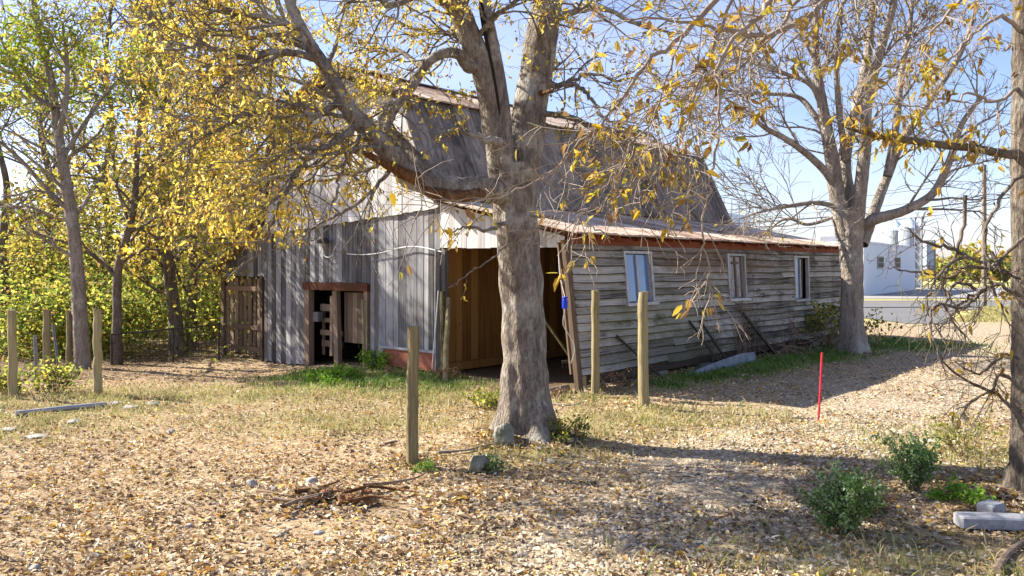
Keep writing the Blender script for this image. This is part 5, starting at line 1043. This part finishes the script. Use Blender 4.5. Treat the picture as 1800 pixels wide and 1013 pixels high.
def silo(px0, px1, ytop, ycone, Y, label):
    c = W((px0 + px1) / 2, HY, Y); r = (px1 - px0) / 2 / FPX * Y; z = lambda y: CAMH - (y - HY) / FPX * Y; b = np.array([c[0], c[1], 0.0]); o = empty('silo', b, label, 'silo', 'steel silos behind the white building'); zs, zt = z(ycone), z(ytop)
    mb = MB(); zz = np.linspace(0, zs, 9); mb.tube([(c[0], c[1], q) for q in zz], r, 28); [mb.tube([(c[0], c[1], q - .04), (c[0], c[1], q + .04)], r * 1.015, 28) for q in zz[1:]]; mb.build('tank', M['silo_metal'], o, b)
    mb = MB(); mb.tube([(c[0], c[1], zs), (c[0], c[1], (zs + zt) / 2), (c[0], c[1], zt)], [r * 1.03, r * .6, r * .12], 28, cap=True); mb.build('cone_roof', M['bluish_metal'], o, b)
    mb = MB(); 
    for q in np.arange(1.5, zs, .4): mb.beam((c[0] - .2, c[1] - r - .1, q), (c[0] + .2, c[1] - r - .1, q), .03, .03)
    mb.beam((c[0] - .2, c[1] - r - .1, 1), (c[0] - .2, c[1] - r - .1, zs + .5), .04, .04); mb.beam((c[0] + .2, c[1] - r - .1, 1), (c[0] + .2, c[1] - r - .1, zs + .5), .04, .04); mb.build('ladder', M['steel'], o, b)
silo(1556, 1591, 387, 406, 88, 'shorter steel silo with a cone top behind the white building')
silo(1581, 1616, 382, 402, 82, 'wider taller steel silo with a cone top next to the lattice tower')
Yt = 76; c = W(1626, HY, Yt); b = np.array([c[0], c[1], 0.0]); o = empty('hopper_tower', b, 'grey hopper bin on a steel lattice tower at the end of the white building', 'tower'); s2_ = .62
mb = MB()
for sx in (-1, 1):
    for sy in (-1, 1): mb.beam(b + [sx * s2_, sy * s2_, 0], b + [sx * s2_, sy * s2_, 6.9 if sx < 0 else 4.6], .10, .10)
for z in np.arange(.2, 6.6, .9):
    for sy in (-1, 1): mb.beam(b + [-s2_, sy * s2_, z], b + [s2_ if z < 4 else -s2_ + .3, sy * s2_, z + .9], .06, .06)
    mb.beam(b + [-s2_, -s2_, z], b + [-s2_, s2_, z + .9], .06, .06)
for z in (2.2, 4.6): mb.beam(b + [-s2_, -s2_, z], b + [s2_, -s2_, z], .08, .08)
mb.build('lattice', M['steel'], o, b)
mb = MB(); q = b + [.25, 0, 0]; mb.hexa([q + [-.3, -.5, 1.9], q + [.3, -.5, 1.9], q + [.3, .5, 1.9], q + [-.3, .5, 1.9], q + [-.42, -.62, 2.3], q + [.42, -.62, 2.3], q + [.42, .62, 2.3], q + [-.42, .62, 2.3]]); mb.hexa([q + [-.42, -.62, 2.3], q + [.42, -.62, 2.3], q + [.42, .62, 2.3], q + [-.42, .62, 2.3], q + [-.42, -.62, 4.5], q + [.42, -.62, 4.5], q + [.42, .62, 4.5], q + [-.42, .62, 4.5]]); mb.build('bin', M['silo_metal'], o, b)
b = gp(24.9, 42); o = empty('utility_pole', b, 'tall plain wooden utility pole on the grass verge across the drive', 'pole'); mb = MB(); mb.tube([b + [0, 0, z] for z in (-.1, 3, 6, 7.5)], [.13, .12, .11, .10], 10, cap=True); mb.build('pole', M['pole_wood'], o, b)
mb = MB(); mb.tube([b + [-.13, 0, 7.2], b + [-.13, 0, 7.4]], .03, 6, cap=True); mb.build('bracket', M['dark_metal'], o, b)
for k, (p, q, sag, r, lab) in enumerate((((1260, 395, 52), (2100, 300, 44), .4, .035, 'thickest dark power cable crossing low behind the pale tree'), ((1240, 372, 54), (2100, 262, 46), .35, .014, 'thin power line highest above the white building'), ((1250, 412, 56), (2100, 318, 48), .4, .018, 'lowest power line passing just over the lean-to end'), ((1250, 388, 60), (2100, 290, 52), .4, .014, 'thin power line between the thick cable and the highest line'))):
    a, e = W(*p), W(*q); mb = MB(); mb.tube([a + (e - a) * f - [0, 0, sag * 4 * f * (1 - f)] for f in np.linspace(0, 1, 24)], r, 5); tag(mb.build('power_line', M['wire'], None, a), lab, 'power line', 'power lines along the road')
# far trees across the fields
def far_tree(px, Y, h, w_, label, mat, seed, n=900):
    b = gp((px - CX) / FPX * Y, Y); o = empty('field_tree', b, label, 'tree', 'trees beyond the fields'); R = random.Random(seed); t = Tree(seed, wander=.2, trop=.05, nch=(5, 4, 3), leafn=4, leaflv=2, twigr=.03, spread=(.4, 1.0))
    for k in range(5): t.grow(tuple(b), nrm((R.gauss(0, .45) * w_ / h, R.gauss(0, .45) * w_ / h, 1)), h * R.uniform(.55, .8), .12, 0, 2)
    finish(t, o, M['bark_dark'], M[mat], (.45, .9), None, jit=.3, aspect=.7, down=.1)
for i, (px, Y, h, w_, lab, mat) in enumerate(((1652, 120, 4.4, 5, 'pale round tree far beyond the hopper tower', 'leaf_wood'), (1690, 105, 4.6, 7, 'yellow tree far off, nearest the utility pole on its building side', 'leaf_scrub'), (1722, 112, 5.6, 7, 'tallest yellow tree far off behind the utility pole', 'leaf_wood'), (1765, 108, 4.2, 6, 'brownish low tree far off beside the ivy hung trunk', 'leaf_scrub'), (1800, 110, 4.6, 7, 'yellow tree far off half behind the ivy hung trunk', 'leaf_wood'))):
    far_tree(px, Y, h, w_, lab, mat, 90 + i)
bx = [((px - CX) / FPX * 150, 150, .8, 5, 3, 1.6, 160) for px in range(1560, 1960, 28)] + [((px - CX) / FPX * 190, 190, 1.2, 8, 3, 2.2, 160) for px in range(1280, 1560, 30)]
leafmass('distant_hedgerow', bx, M['leaf_scrub'], (.6, 1.2))
